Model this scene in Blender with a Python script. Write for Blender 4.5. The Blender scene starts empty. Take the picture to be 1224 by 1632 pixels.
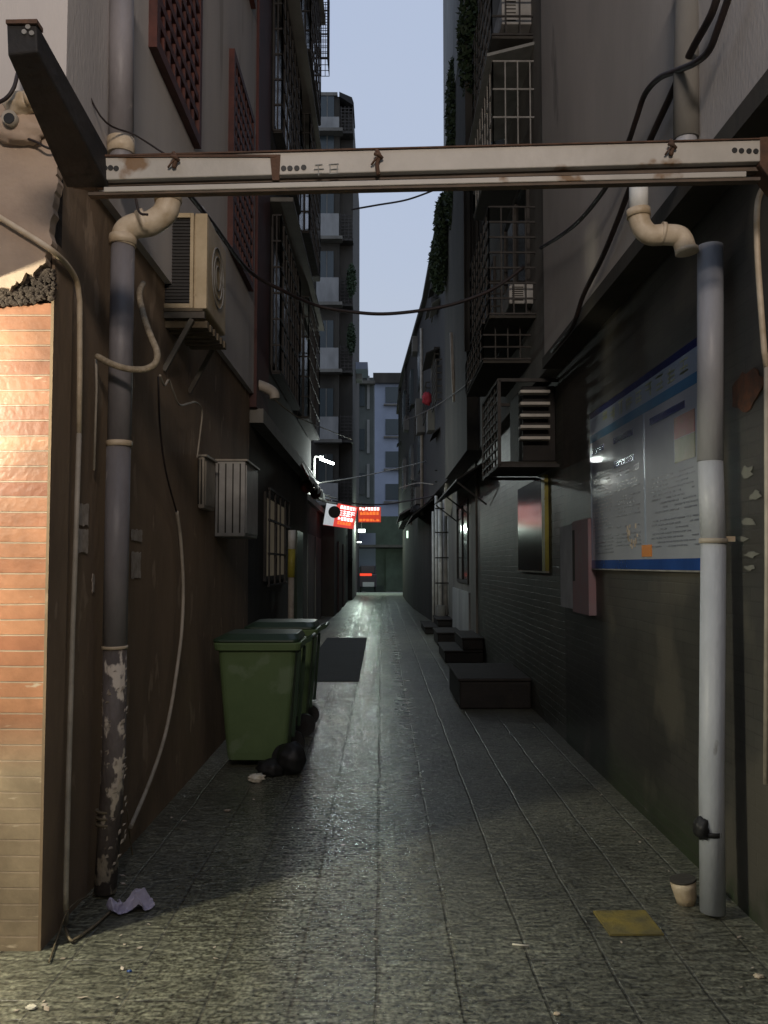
import bpy, bmesh, math, random
from mathutils import Vector, Matrix, Euler
random.seed(7)
R = math.radians
C = bpy.context.scene.collection
sc = bpy.context.scene

# ---------------------------------------------------------------- camera
F, CX, CY, EYE = 1350.0, 612.0, 829.0, 1.55
cam_d = bpy.data.cameras.new('camera')
cam = bpy.data.objects.new('camera', cam_d); C.objects.link(cam)
cam.location = (0, 0, EYE)
cam.rotation_euler = (R(93.0), 0, R(-0.17))
cam_d.sensor_fit = 'VERTICAL'; cam_d.sensor_height = 36; cam_d.lens = 36 * F / 1632
cam_d.shift_y = 13 / 1632
cam_d.clip_start = 0.05; cam_d.clip_end = 1000
sc.camera = cam
RM = Euler((R(93.0), 0, R(-0.17))).to_matrix()

# ---------------------------------------------------------------- world, exposure
w = bpy.data.worlds.new("World"); sc.world = w; w.use_nodes = True
nt = w.node_tree
bg = nt.nodes['Background']
sky = nt.nodes.new('ShaderNodeTexSky'); sky.sky_type = 'NISHITA'; sky.sun_disc = False
sky.sun_elevation = R(1.5); sky.sun_rotation = R(140); sky.air_density = 1.0; sky.dust_density = 0.6; sky.ozone_density = 2.2
mixn = nt.nodes.new('ShaderNodeMix'); mixn.data_type = 'RGBA'; mixn.inputs[0].default_value = 0.9
mixn.inputs[7].default_value = (4.25, 4.95, 6.35, 1)        # even overcast dusk light under the sky model
wtc = nt.nodes.new('ShaderNodeTexCoord'); wsx = nt.nodes.new('ShaderNodeSeparateXYZ'); nt.links.new(wtc.outputs['Generated'], wsx.inputs[0])
wno = nt.nodes.new('ShaderNodeTexNoise'); wno.inputs['Scale'].default_value = 3.2; wno.inputs['Detail'].default_value = 5; nt.links.new(wtc.outputs['Generated'], wno.inputs[0])
wad = nt.nodes.new('ShaderNodeMath'); wad.operation = 'MULTIPLY_ADD'; wad.inputs[1].default_value = .55; nt.links.new(wno.outputs[0], wad.inputs[0]); nt.links.new(wsx.outputs[2], wad.inputs[2])
wrp = nt.nodes.new('ShaderNodeValToRGB'); wrp.color_ramp.elements[0].position = .30; wrp.color_ramp.elements[1].position = 1.0
wrp.color_ramp.elements[0].color = (.455, .508, .60, 1); wrp.color_ramp.elements[1].color = (.395, .468, .632, 1); nt.links.new(wad.outputs[0], wrp.inputs[0])
wsc = nt.nodes.new('ShaderNodeVectorMath'); wsc.operation = 'SCALE'; wsc.inputs['Scale'].default_value = 10; nt.links.new(wrp.outputs[0], wsc.inputs[0]); nt.links.new(wsc.outputs[0], mixn.inputs[7])
nt.links.new(sky.outputs[0], mixn.inputs[6]); nt.links.new(mixn.outputs[2], bg.inputs[0])
bg.inputs[1].default_value = 0.122
sc.view_settings.view_transform = 'Standard'; sc.view_settings.look = 'None'
sc.view_settings.exposure = 0; sc.view_settings.gamma = 1

# ---------------------------------------------------------------- lamps of the place, plus an added fill light
def lamp(name, kind, loc, energy, color, size=0.1, target=None, cone=None, blend=0.5):
    d = bpy.data.lights.new(name, kind); d.energy = energy; d.color = color
    if kind in ('POINT', 'SPOT'): d.shadow_soft_size = size
    if kind == 'AREA': d.size = size
    if kind == 'SPOT': d.spot_size = R(cone); d.spot_blend = blend
    o = bpy.data.objects.new(name, d); C.objects.link(o); o.location = loc
    if target is not None:
        o.rotation_euler = (Vector(target) - Vector(loc)).to_track_quat('-Z', 'Y').to_euler()
    return o
lamp('awning_lamp_light', 'POINT', (-2.55, 2.45, 2.36), 285, (1.0, 0.94, 0.72), 0.05)
lamp('upper_wall_fill_light', 'AREA', (0.2, -2.6, 4.9), 420, (1.0, 0.86, 0.76), 1.2, (0.2, 2.6, 10.4))  # added uplight that brightens the upper walls; no signboard lamp stands there
lamp('street_lamp_light', 'POINT', (3.0, -6.5, 4.2), 10, (1.0, 0.84, 0.66), 0.3)
lamp('tube_light', 'POINT', (-0.98, 17.0, 3.60), 95, (0.9, 1.0, 0.95), 0.11)
lamp('lane_light', 'POINT', (-0.9, 41.0, 3.3), 230, (0.8, 1.0, 0.86), 0.1)

# ---------------------------------------------------------------- helpers
def ray(px, py):
    return RM @ Vector(((px - CX) / F, (CY - py) / F, -1))
def P(px, py, Y):
    d = ray(px, py); t = Y / d.y
    return Vector((d.x * t, Y, EYE + d.z * t))
def PX(px, py, X):
    d = ray(px, py); t = X / d.x
    return Vector((X, d.y * t, EYE + d.z * t))
def PG(px, py, z=0.0):
    d = ray(px, py); t = (z - EYE) / d.z
    return Vector((d.x * t, d.y * t, z))

class MB:
    def __init__(s): s.v = []; s.f = []; s.sm = []
    def add(s, vs, fs, smooth=False):
        b = len(s.v); s.v += [Vector(v) for v in vs]
        for f in fs: s.f.append([i + b for i in f]); s.sm.append(smooth)
        return s
    def box(s, x0, x1, y0, y1, z0, z1):
        vs = [(x, y, z) for z in (z0, z1) for y in (y0, y1) for x in (x0, x1)]
        return s.add(vs, [(0,2,3,1),(4,5,7,6),(0,1,5,4),(2,6,7,3),(0,4,6,2),(1,3,7,5)])
    def prism(s, pts, d):
        """pts: outline (world), extruded by vector d"""
        n = len(pts); d = Vector(d); a = [Vector(p) for p in pts]; b = [p + d for p in a]
        return s.add(a + b, [list(range(n)), list(range(2*n-1, n-1, -1))] + [(i, (i+1) % n, n+(i+1) % n, n+i)[::-1] for i in range(n)])
    def bar(s, a, b, w, h=None):
        a, b = Vector(a), Vector(b); h = h or w; d = (b-a).normalized()
        up = Vector((0,0,1)) if abs(d.z) < .9 else Vector((0,1,0))
        u = d.cross(up).normalized() * w/2; v = u.cross(d).normalized() * h/2
        vs = [a-u-v, a+u-v, a+u+v, a-u+v, b-u-v, b+u-v, b+u+v, b-u+v]
        return s.add(vs, [(0,1,2,3),(7,6,5,4),(0,4,5,1),(1,5,6,2),(2,6,7,3),(3,7,4,0)])
    def tube(s, pts, r, n=12, smooth=True, cap=True):
        pts = [Vector(p) for p in pts]; rs = r if isinstance(r, (list, tuple)) else [r]*len(pts)
        rings = []; u = None
        for i, p in enumerate(pts):
            d = (pts[min(i+1, len(pts)-1)] - pts[max(i-1, 0)]).normalized()
            if u is None:
                u = d.cross(Vector((0,0,1)) if abs(d.z) < .9 else Vector((0,1,0))).normalized()
            u = (u - d * u.dot(d)).normalized(); v = d.cross(u)
            rings.append([p + rs[i]*(math.cos(2*math.pi*k/n)*u + math.sin(2*math.pi*k/n)*v) for k in range(n)])
        b = len(s.v)
        for rg in rings: s.v += rg
        for i in range(len(pts)-1):
            for k in range(n):
                s.f.append([b+i*n+k, b+i*n+(k+1)%n, b+(i+1)*n+(k+1)%n, b+(i+1)*n+k]); s.sm.append(smooth)
        if cap:
            s.f.append([b+k for k in range(n)][::-1]); s.sm.append(False)
            s.f.append([b+(len(pts)-1)*n+k for k in range(n)]); s.sm.append(False)
        return s
    def build(s, name, m, parent=None, label=None, bevel=0, sharp=False):
        me = bpy.data.meshes.new(name); me.from_pydata([tuple(v) for v in s.v], [], s.f)
        me.polygons.foreach_set('use_smooth', s.sm); me.update()
        bm = bmesh.new(); bm.from_mesh(me); bmesh.ops.recalc_face_normals(bm, faces=bm.faces); bm.to_mesh(me); bm.free()
        me.materials.append(m)
        o = bpy.data.objects.new(name, me); C.objects.link(o)
        if parent is not None:
            o.parent = parent; o.matrix_parent_inverse = Matrix.Translation(-parent.location) if parent.parent is None and parent.type == 'EMPTY' else Matrix()
            if parent.type == 'EMPTY' and parent.rotation_euler.z: o.matrix_parent_inverse = Matrix()
        if bevel:
            b = o.modifiers.new('bevel', 'BEVEL'); b.width = bevel; b.segments = 2; b.limit_method = 'ANGLE'
        if label: o['label'] = label
        return o
def spline(pts, k=8):
    pts = [Vector(p) for p in pts]; out = []
    q = [pts[0]*2 - pts[1]] + pts + [pts[-1]*2 - pts[-2]]
    for i in range(1, len(q)-2):
        for j in range(k):
            t = j/k; a, b, c, d = q[i-1], q[i], q[i+1], q[i+2]
            out.append(.5*((2*b) + (c-a)*t + (2*a-5*b+4*c-d)*t*t + (3*b-a-3*c+d)*t**3))
    out.append(pts[-1]); return out
def thing(name, label, cat, loc=(0,0,0), group=None):
    o = bpy.data.objects.new(name, None); C.objects.link(o); o.location = loc; o.empty_display_size = .2
    o['label'] = label; o['category'] = cat
    if group: o['group'] = group
    return o
def tag(o, label, cat, group=None):
    o['label'] = label; o['category'] = cat
    if group: o['group'] = group
    return o
def struct(o): o['kind'] = 'structure'; return o

# ---------------------------------------------------------------- materials
def mat(name, c1, c2=None, scale=3.0, rough=0.8, bump=0.0, bscale=40.0, metal=0.0, stretch=(1,1,1), lo=.35, hi=.65, spec=.4,
        emit=None, es=0.0, c3=None, s3=20.0, t3=.62, rough2=None, coat=0.0):
    m = bpy.data.materials.new(name); m.use_nodes = True; t = m.node_tree; n = t.nodes; b = n['Principled BSDF']
    b.inputs['Roughness'].default_value = rough; b.inputs['Metallic'].default_value = metal
    b.inputs['Specular IOR Level'].default_value = spec; b.inputs['Coat Weight'].default_value = coat
    b.inputs['Base Color'].default_value = (*c1, 1)
    tc = n.new('ShaderNodeTexCoord'); mp = n.new('ShaderNodeMapping'); mp.inputs['Scale'].default_value = stretch
    t.links.new(tc.outputs['Object'], mp.inputs[0])
    col = None
    if c2:
        nz = n.new('ShaderNodeTexNoise'); nz.inputs['Scale'].default_value = scale; nz.inputs['Detail'].default_value = 7; nz.inputs['Roughness'].default_value = .62
        rp = n.new('ShaderNodeValToRGB'); rp.color_ramp.elements[0].position = lo; rp.color_ramp.elements[1].position = hi
        rp.color_ramp.elements[0].color = (*c1, 1); rp.color_ramp.elements[1].color = (*c2, 1)
        t.links.new(mp.outputs[0], nz.inputs[0]); t.links.new(nz.outputs[0], rp.inputs[0]); col = rp.outputs[0]
        if rough2 is not None:
            mr = n.new('ShaderNodeMapRange'); mr.inputs[1].default_value = lo; mr.inputs[2].default_value = hi
            mr.inputs[3].default_value = rough; mr.inputs[4].default_value = rough2
            t.links.new(nz.outputs[0], mr.inputs[0]); t.links.new(mr.outputs[0], b.inputs['Roughness'])
    if c3:
        n3 = n.new('ShaderNodeTexNoise'); n3.inputs['Scale'].default_value = s3; n3.inputs['Detail'].default_value = 5
        mr3 = n.new('ShaderNodeMapRange'); mr3.inputs[1].default_value = t3; mr3.inputs[2].default_value = t3+.05
        mx = n.new('ShaderNodeMix'); mx.data_type = 'RGBA'; mx.inputs[7].default_value = (*c3, 1)
        t.links.new(mp.outputs[0], n3.inputs[0]); t.links.new(n3.outputs[0], mr3.inputs[0]); t.links.new(mr3.outputs[0], mx.inputs[0])
        if col: t.links.new(col, mx.inputs[6])
        else: mx.inputs[6].default_value = (*c1, 1)
        col = mx.outputs[2]
    if col: t.links.new(col, b.inputs['Base Color'])
    if bump:
        nb = n.new('ShaderNodeTexNoise'); nb.inputs['Scale'].default_value = bscale; nb.inputs['Detail'].default_value = 6
        bu = n.new('ShaderNodeBump'); bu.inputs['Strength'].default_value = bump; bu.inputs['Distance'].default_value = .01
        t.links.new(mp.outputs[0], nb.inputs[0]); t.links.new(nb.outputs[0], bu.inputs['Height']); t.links.new(bu.outputs[0], b.inputs['Normal'])
    if emit:
        b.inputs['Emission Color'].default_value = (*emit, 1); b.inputs['Emission Strength'].default_value = es
    return m

def tile_mat(name, axes, c1, c2, cm, bw, rh, mortar, rough, scale_noise=2.5, bias=0.0, streak=None, bump=.5, band=None, wet=None):
    """brick/tile rows; axes picks the two object coordinates used ('xz','yz','yx')"""
    m = bpy.data.materials.new(name); m.use_nodes = True; t = m.node_tree; n = t.nodes; b = n['Principled BSDF']; L = t.links.new
    tc = n.new('ShaderNodeTexCoord'); sp = n.new('ShaderNodeSeparateXYZ'); cb = n.new('ShaderNodeCombineXYZ'); L(tc.outputs['Object'], sp.inputs[0])
    ix = {'x': 0, 'y': 1, 'z': 2}
    wn = n.new('ShaderNodeTexNoise'); wn.inputs['Scale'].default_value = 2.2; L(tc.outputs['Object'], wn.inputs[0])
    wm = n.new('ShaderNodeMath'); wm.operation = 'MULTIPLY_ADD'; wm.inputs[1].default_value = .012; L(wn.outputs[0], wm.inputs[0]); L(sp.outputs[ix[axes[1]]], wm.inputs[2])
    L(sp.outputs[ix[axes[0]]], cb.inputs[0]); L(wm.outputs[0], cb.inputs[1])
    br = n.new('ShaderNodeTexBrick'); br.inputs['Scale'].default_value = 1; br.inputs['Brick Width'].default_value = bw; br.inputs['Row Height'].default_value = rh
    br.inputs['Mortar Size'].default_value = mortar; br.inputs['Mortar Smooth'].default_value = .3; br.inputs['Bias'].default_value = bias
    br.inputs['Color1'].default_value = (*c1, 1); br.inputs['Color2'].default_value = (*c2, 1); br.inputs['Mortar'].default_value = (*cm, 1)
    L(cb.outputs[0], br.inputs[0])
    nz = n.new('ShaderNodeTexNoise'); nz.inputs['Scale'].default_value = scale_noise; nz.inputs['Detail'].default_value = 8; nz.inputs['Roughness'].default_value = .65
    L(tc.outputs['Object'], nz.inputs[0])
    mr = n.new('ShaderNodeMapRange'); mr.inputs[1].default_value = .3; mr.inputs[2].default_value = .7; mr.inputs[3].default_value = .55; mr.inputs[4].default_value = 1.25
    L(nz.outputs[0], mr.inputs[0])
    mx = n.new('ShaderNodeMix'); mx.data_type = 'RGBA'; mx.blend_type = 'MULTIPLY'; mx.inputs[0].default_value = 1
    col = br.outputs[0]
    if band:   # paler tiles near the foot of the wall
        zr = n.new('ShaderNodeMapRange'); zr.inputs[1].default_value = band[0]; zr.inputs[2].default_value = band[0]+.25; zr.inputs[3].default_value = 1; zr.inputs[4].default_value = 0
        L(sp.outputs[2], zr.inputs[0]); mb = n.new('ShaderNodeMix'); mb.data_type = 'RGBA'; L(zr.outputs[0], mb.inputs[0]); mb.inputs[7].default_value = (*band[1], 1)
        L(col, mb.inputs[6]); fm = n.new('ShaderNodeMix'); fm.data_type = 'RGBA'; L(br.outputs['Fac'], fm.inputs[0]); L(mb.outputs[2], fm.inputs[6]); fm.inputs[7].default_value = (*cm, 1); col = fm.outputs[2]
    L(col, mx.inputs[6]); L(mr.outputs[0], mx.inputs[7]); out = mx.outputs[2]
    if streak:
        n2 = n.new('ShaderNodeTexNoise'); n2.inputs['Scale'].default_value = streak[1]; n2.inputs['Detail'].default_value = 8
        mp2 = n.new('ShaderNodeMapping'); mp2.inputs['Scale'].default_value = streak[3]; L(tc.outputs['Object'], mp2.inputs[0]); L(mp2.outputs[0], n2.inputs[0])
        m2 = n.new('ShaderNodeMapRange'); m2.inputs[1].default_value = streak[2]; m2.inputs[2].default_value = streak[2]+.07; L(n2.outputs[0], m2.inputs[0])
        x2 = n.new('ShaderNodeMix'); x2.data_type = 'RGBA'; L(m2.outputs[0], x2.inputs[0]); L(out, x2.inputs[6]); x2.inputs[7].default_value = (*streak[0], 1); out = x2.outputs[2]
    L(out, b.inputs['Base Color'])
    b.inputs['Roughness'].default_value = rough
    iv = n.new('ShaderNodeMath'); iv.operation = 'SUBTRACT'; iv.inputs[0].default_value = 1; L(br.outputs['Fac'], iv.inputs[1])
    ad = n.new('ShaderNodeMath'); ad.operation = 'MULTIPLY_ADD'; ad.inputs[1].default_value = .35
    nb = n.new('ShaderNodeTexNoise'); nb.inputs['Scale'].default_value = 35; nb.inputs['Detail'].default_value = 6; L(tc.outputs['Object'], nb.inputs[0])
    L(nb.outputs[0], ad.inputs[0]); L(iv.outputs[0], ad.inputs[2])
    bu = n.new('ShaderNodeBump'); bu.inputs['Strength'].default_value = bump; bu.inputs['Distance'].default_value = .006
    L(ad.outputs[0], bu.inputs['Height']); L(bu.outputs[0], b.inputs['Normal'])
    return m

M = {}
M['tile_orange'] = tile_mat('orange_tile', 'xz', (.42,.205,.115), (.26,.095,.055), (.40,.30,.22), 9.0, .0633, .0035, .38, 3, streak=((.5,.4,.3), 9, .68, (1,1,5)), band=(.7, (.33,.25,.17)), bump=1.0)
M['tile_dark'] = tile_mat('dark_wall_tile', 'yz', (.058,.055,.047), (.046,.044,.038), (.040,.038,.033), .24, .0633, .004, .5, 1.6, streak=((.085,.078,.062), 1.3, .54, (1,1,.8)), bump=.22, band=(.10, (.030,.042,.020)))
M['tile_mid'] = tile_mat('green_grey_tile', 'yz', (.10,.10,.08), (.075,.076,.062), (.04,.04,.034), .2, .07, .004, .5, 1.6, bump=.5)
M['brown_wall'] = mat('brown_wall', (.27,.19,.12), (.17,.12,.078), 1.6, .85, .5, 18, stretch=(1,1,.45), c3=(.34,.25,.17), s3=7, t3=.62)
M['cream_plaster'] = mat('cream_plaster', (.50,.38,.28), (.34,.26,.20), 2.2, .9, .4, 30, c3=(.16,.12,.08), s3=9, t3=.70)
M['upper_left'] = mat('stained_white_paint', (.56,.52,.48), (.46,.43,.41), 1.4, .9, .25, 60, stretch=(1,1,.25), c3=(.37,.34,.31), s3=1.7, t3=.63)
M['upper_right'] = mat('stained_grey_paint', (.47,.43,.395), (.36,.335,.31), .9, .9, .25, 60, stretch=(1,1,.35), c3=(.17,.16,.15), s3=1.3, t3=.64)
M['mortar_dark'] = mat('crumbling_mortar', (.030,.022,.018), (.06,.045,.035), 14, .95, 1.0, 30)
M['concrete_dark'] = mat('old_dark_concrete', (.062,.056,.046), (.036,.033,.027), 1.2, .9, .3, 30, stretch=(1,1,.4))
M['concrete_grey'] = mat('grimy_concrete', (.20,.19,.165), (.12,.112,.098), 1.3, .9, .3, 25, stretch=(1,1,.4))
M['concrete_pale'] = mat('pale_concrete', (.32,.32,.31), (.2,.2,.195), 1.6, .85, .25, 25, stretch=(1,1,.35))
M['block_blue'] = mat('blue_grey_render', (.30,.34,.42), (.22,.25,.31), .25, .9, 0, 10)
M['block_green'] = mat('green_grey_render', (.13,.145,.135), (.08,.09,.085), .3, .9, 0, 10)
M['red_wood'] = mat('red_brown_lattice', (.095,.028,.019), (.05,.016,.012), 6, .6, .3, 30)
M['red_shutter'] = mat('dark_red_tile', (.10,.03,.024), (.05,.02,.017), 2, .7, .3, 20)
M['pale_pane'] = mat('dusty_pane', (.22,.20,.18), (.12,.10,.09), 5, .4)
M['dark_glass'] = mat('dark_window_glass', (.015,.018,.02), None, rough=.12, spec=.5)
M['glass_teal'] = mat('dusk_window_glass', (.04,.055,.06), None, rough=.25, spec=.5)
M['beam_paint'] = mat('grey_beam_paint', (.48,.45,.40), (.38,.355,.31), 3, .5, .25, 25, stretch=(1,1,1), c3=(.20,.12,.06), s3=3.8, t3=.64)
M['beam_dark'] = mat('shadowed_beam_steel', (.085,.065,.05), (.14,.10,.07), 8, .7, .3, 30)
M['rust'] = mat('rust', (.12,.065,.04), (.065,.04,.028), 14, .9, .5, 50)
M['black'] = mat('black_rubber', (.012,.012,.012), (.02,.02,.02), 10, .55)
M['cable'] = mat('dark_cable', (.030,.018,.016), (.018,.014,.014), 10, .6)
M['pipe_grey'] = mat('grey_drain_pipe', (.23,.215,.22), (.155,.145,.15), 5, .5, .2, 40, stretch=(1,1,.4), c3=(.42,.38,.34), s3=11, t3=.73)
M['pipe_flaky'] = mat('flaking_drain_pipe', (.17,.145,.135), (.095,.078,.068), 6, .65, .8, 40, stretch=(1,1,.5), c3=(.62,.54,.44), s3=18, t3=.545)
M['pipe_shaded'] = mat('shaded_drain_pipe', (.36,.365,.38), (.27,.275,.29), 5, .45, .2, 40, stretch=(1,1,.3))  # right pipe above the awning's shadow edge; shade put into the colour
M['pipe_lit'] = mat('lit_drain_pipe', (.43,.455,.49), (.33,.35,.375), 6, .45, .2, 40, stretch=(1,1,.4), c3=(.2,.2,.19), s3=8, t3=.68)  # same pipe below that edge; lamplight put into the colour
M['pvc'] = mat('aged_white_plastic', (.66,.56,.42), (.42,.32,.20), 7, .5, .25, 30)
M['pvc_dim'] = mat('dull_white_plastic', (.42,.37,.30), (.28,.25,.2), 7, .55, .2, 30)
M['hose'] = mat('taped_hose', (.40,.33,.23), (.24,.19,.125), 35, .7, .6, 60, stretch=(1,1,1))
M['ac_cream'] = mat('yellowed_unit_casing', (.58,.47,.30), (.40,.31,.18), 4, .5, .15, 40, c3=(.22,.14,.07), s3=5, t3=.67)
M['ac_white'] = mat('grimy_white_casing', (.42,.41,.38), (.28,.27,.25), 4, .5)
M['bracket'] = mat('bracket_steel', (.14,.13,.105), (.09,.075,.06), 8, .7)
M['rust_slat'] = mat('stained_slats', (.19,.155,.10), (.10,.075,.045), 10, .75, .3, 30)
M['bin_green'] = mat('green_bin_plastic', (.145,.215,.095), (.115,.175,.075), 2.5, .42, .08, 30, c3=(.17,.235,.13), s3=3, t3=.6)
M['bin_dark'] = mat('dark_green_bin_plastic', (.035,.065,.035), (.022,.045,.026), 3, .35)
M['grille_steel'] = mat('rusty_grille_bars', (.055,.05,.045), (.03,.025,.02), 9, .7)
M['grille_pale'] = mat('pale_grille_bars', (.30,.29,.27), (.2,.19,.17), 9, .6)
M['slat_white'] = mat('white_slats', (.52,.49,.42), (.36,.33,.28), 6, .5)
M['leaf'] = mat('dark_leaves', (.035,.06,.025), (.02,.035,.016), 8, .7)
M['board_white'] = mat('board_white', (.38,.41,.47), (.32,.35,.41), 2, .07, spec=.6)
M['board_blue'] = mat('board_blue', (.020,.075,.30), (.014,.055,.22), 3, .18, spec=.6)
M['board_navy'] = mat('board_navy', (.014,.022,.13), (.012,.018,.10), 3, .2, spec=.6)
M['board_sky'] = mat('board_light_blue', (.06,.20,.38), (.05,.16,.32), 3, .2, spec=.6)
M['board_gold'] = mat('board_gold_letters', (.30,.33,.20), None, rough=.3)
M['board_text'] = mat('board_text', (.14,.15,.19), None, rough=.3)
M['board_column'] = mat('board_column_tint', (.30,.36,.46), None, rough=.2)
M['orange_mark'] = mat('orange_mark', (.62,.22,.04), None, rough=.35)
M['red_print'] = mat('red_print', (.26,.06,.06), (.2,.09,.06), 12, .3)
M['green_print'] = mat('olive_print', (.13,.14,.06), (.2,.17,.1), 14, .3)
M['paper_white'] = mat('paper_white', (.40,.40,.41), (.3,.3,.31), 5, .8)
M['paper_pink'] = mat('paper_pink', (.30,.17,.175), (.27,.20,.205), 6, .8)
M['paper_dull'] = mat('torn_paper', (.55,.48,.41), (.34,.28,.22), 20, .9)
M['paper_smear'] = mat('pale_paper_scraps', (.17,.17,.145), (.14,.14,.12), 18, .9)
M['poster_orange'] = mat('faded_orange_poster', (.13,.05,.022), (.06,.032,.02), 18, .8)
M['yellow_frame'] = mat('yellow_frame', (.38,.34,.05), (.28,.24,.04), 8, .5)
M['poster_glass'] = mat('dark_poster_glass', (.035,.033,.03), (.05,.045,.04), 3, .14, spec=.5, coat=.0)
M['yellow_plate'] = mat('worn_yellow_paint', (.26,.20,.045), (.13,.11,.05), 10, .7, .4, 40)
M['bag'] = mat('lilac_plastic_film', (.50,.46,.58), (.36,.33,.44), 9, .35)
M['litter'] = mat('white_litter', (.85,.80,.66), (.65,.6,.5), 20, .6)
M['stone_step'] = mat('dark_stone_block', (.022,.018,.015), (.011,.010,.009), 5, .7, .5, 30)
M['stone_top'] = mat('worn_stone_slab', (.035,.030,.026), (.02,.018,.015), 5, .85, .5, 30)
M['metal_white'] = mat('white_painted_pipe', (.72,.72,.68), (.52,.52,.48), 5, .5)
M['awning_red'] = mat('dark_red_awning', (.10,.022,.015), (.06,.016,.012), 4, .7)
M['awning_white'] = mat('white_awning_edge', (.62,.64,.62), (.4,.42,.4), 6, .6)
M['awning_grey'] = mat('grimy_pale_awning', (.27,.27,.25), (.18,.18,.165), 4, .7)
M['lamp_on'] = mat('lit_tube', (1,1,1), None, emit=(.92,1,.98), es=14)
M['lamp_small'] = mat('lit_shop_lamp', (1,1,1), None, emit=(.85,1,.92), es=4)
M['lamp_green'] = mat('lit_green_white_lamp', (1,1,1), None, emit=(.72,1,.76), es=1.6)
M['lamp_dim'] = mat('dim_lamp_glass', (.3,.35,.3), None, emit=(.6,.8,.6), es=.18)
M['lit_window'] = mat('lit_window', (.2,.15,.08), (.1,.08,.05), 3, emit=(1,.84,.60), es=.035)
M['sign_red'] = mat('backlit_red', (.6,.05,.04), None, emit=(1,.10,.08), es=.62)
M['sign_white'] = mat('backlit_white', (.8,.8,.8), None, emit=(1,.84,.82), es=1.3)
M['sign_orange'] = mat('backlit_orange', (.7,.3,.06), None, emit=(1,.30,.06), es=.8)
M['sign_dim'] = mat('backlit_dim_red', (.5,.1,.05), None, emit=(1,.10,.05), es=.42)
M['sign_cabinet'] = mat('sign_cabinet', (.62,.62,.62), (.45,.45,.45), 6, .4, emit=(.9,.95,1), es=.42)
M['tail'] = mat('tail_light', (.6,.05,.03), None, emit=(1,.07,.03), es=.9)
M['vehicle'] = mat('dark_vehicle_paint', (.04,.035,.05), None, rough=.3)
M['plate_white'] = mat('pale_bumper', (.42,.42,.46), None, rough=.4)
M['green_wall'] = mat('dim_green_shopfront', (.12,.16,.12), (.08,.1,.075), 1.2, .8)
M['kerb_pale'] = mat('pale_kerb', (.72,.76,.70), (.6,.64,.58), 4, .6)
M['patch'] = mat('smooth_dark_patch', (.028,.028,.032), (.022,.022,.025), 2.5, .8, .12, 60, spec=.15)
M['red_cloth'] = mat('red_cloth', (.42,.035,.05), (.3,.03,.04), 8, .8)

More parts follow.
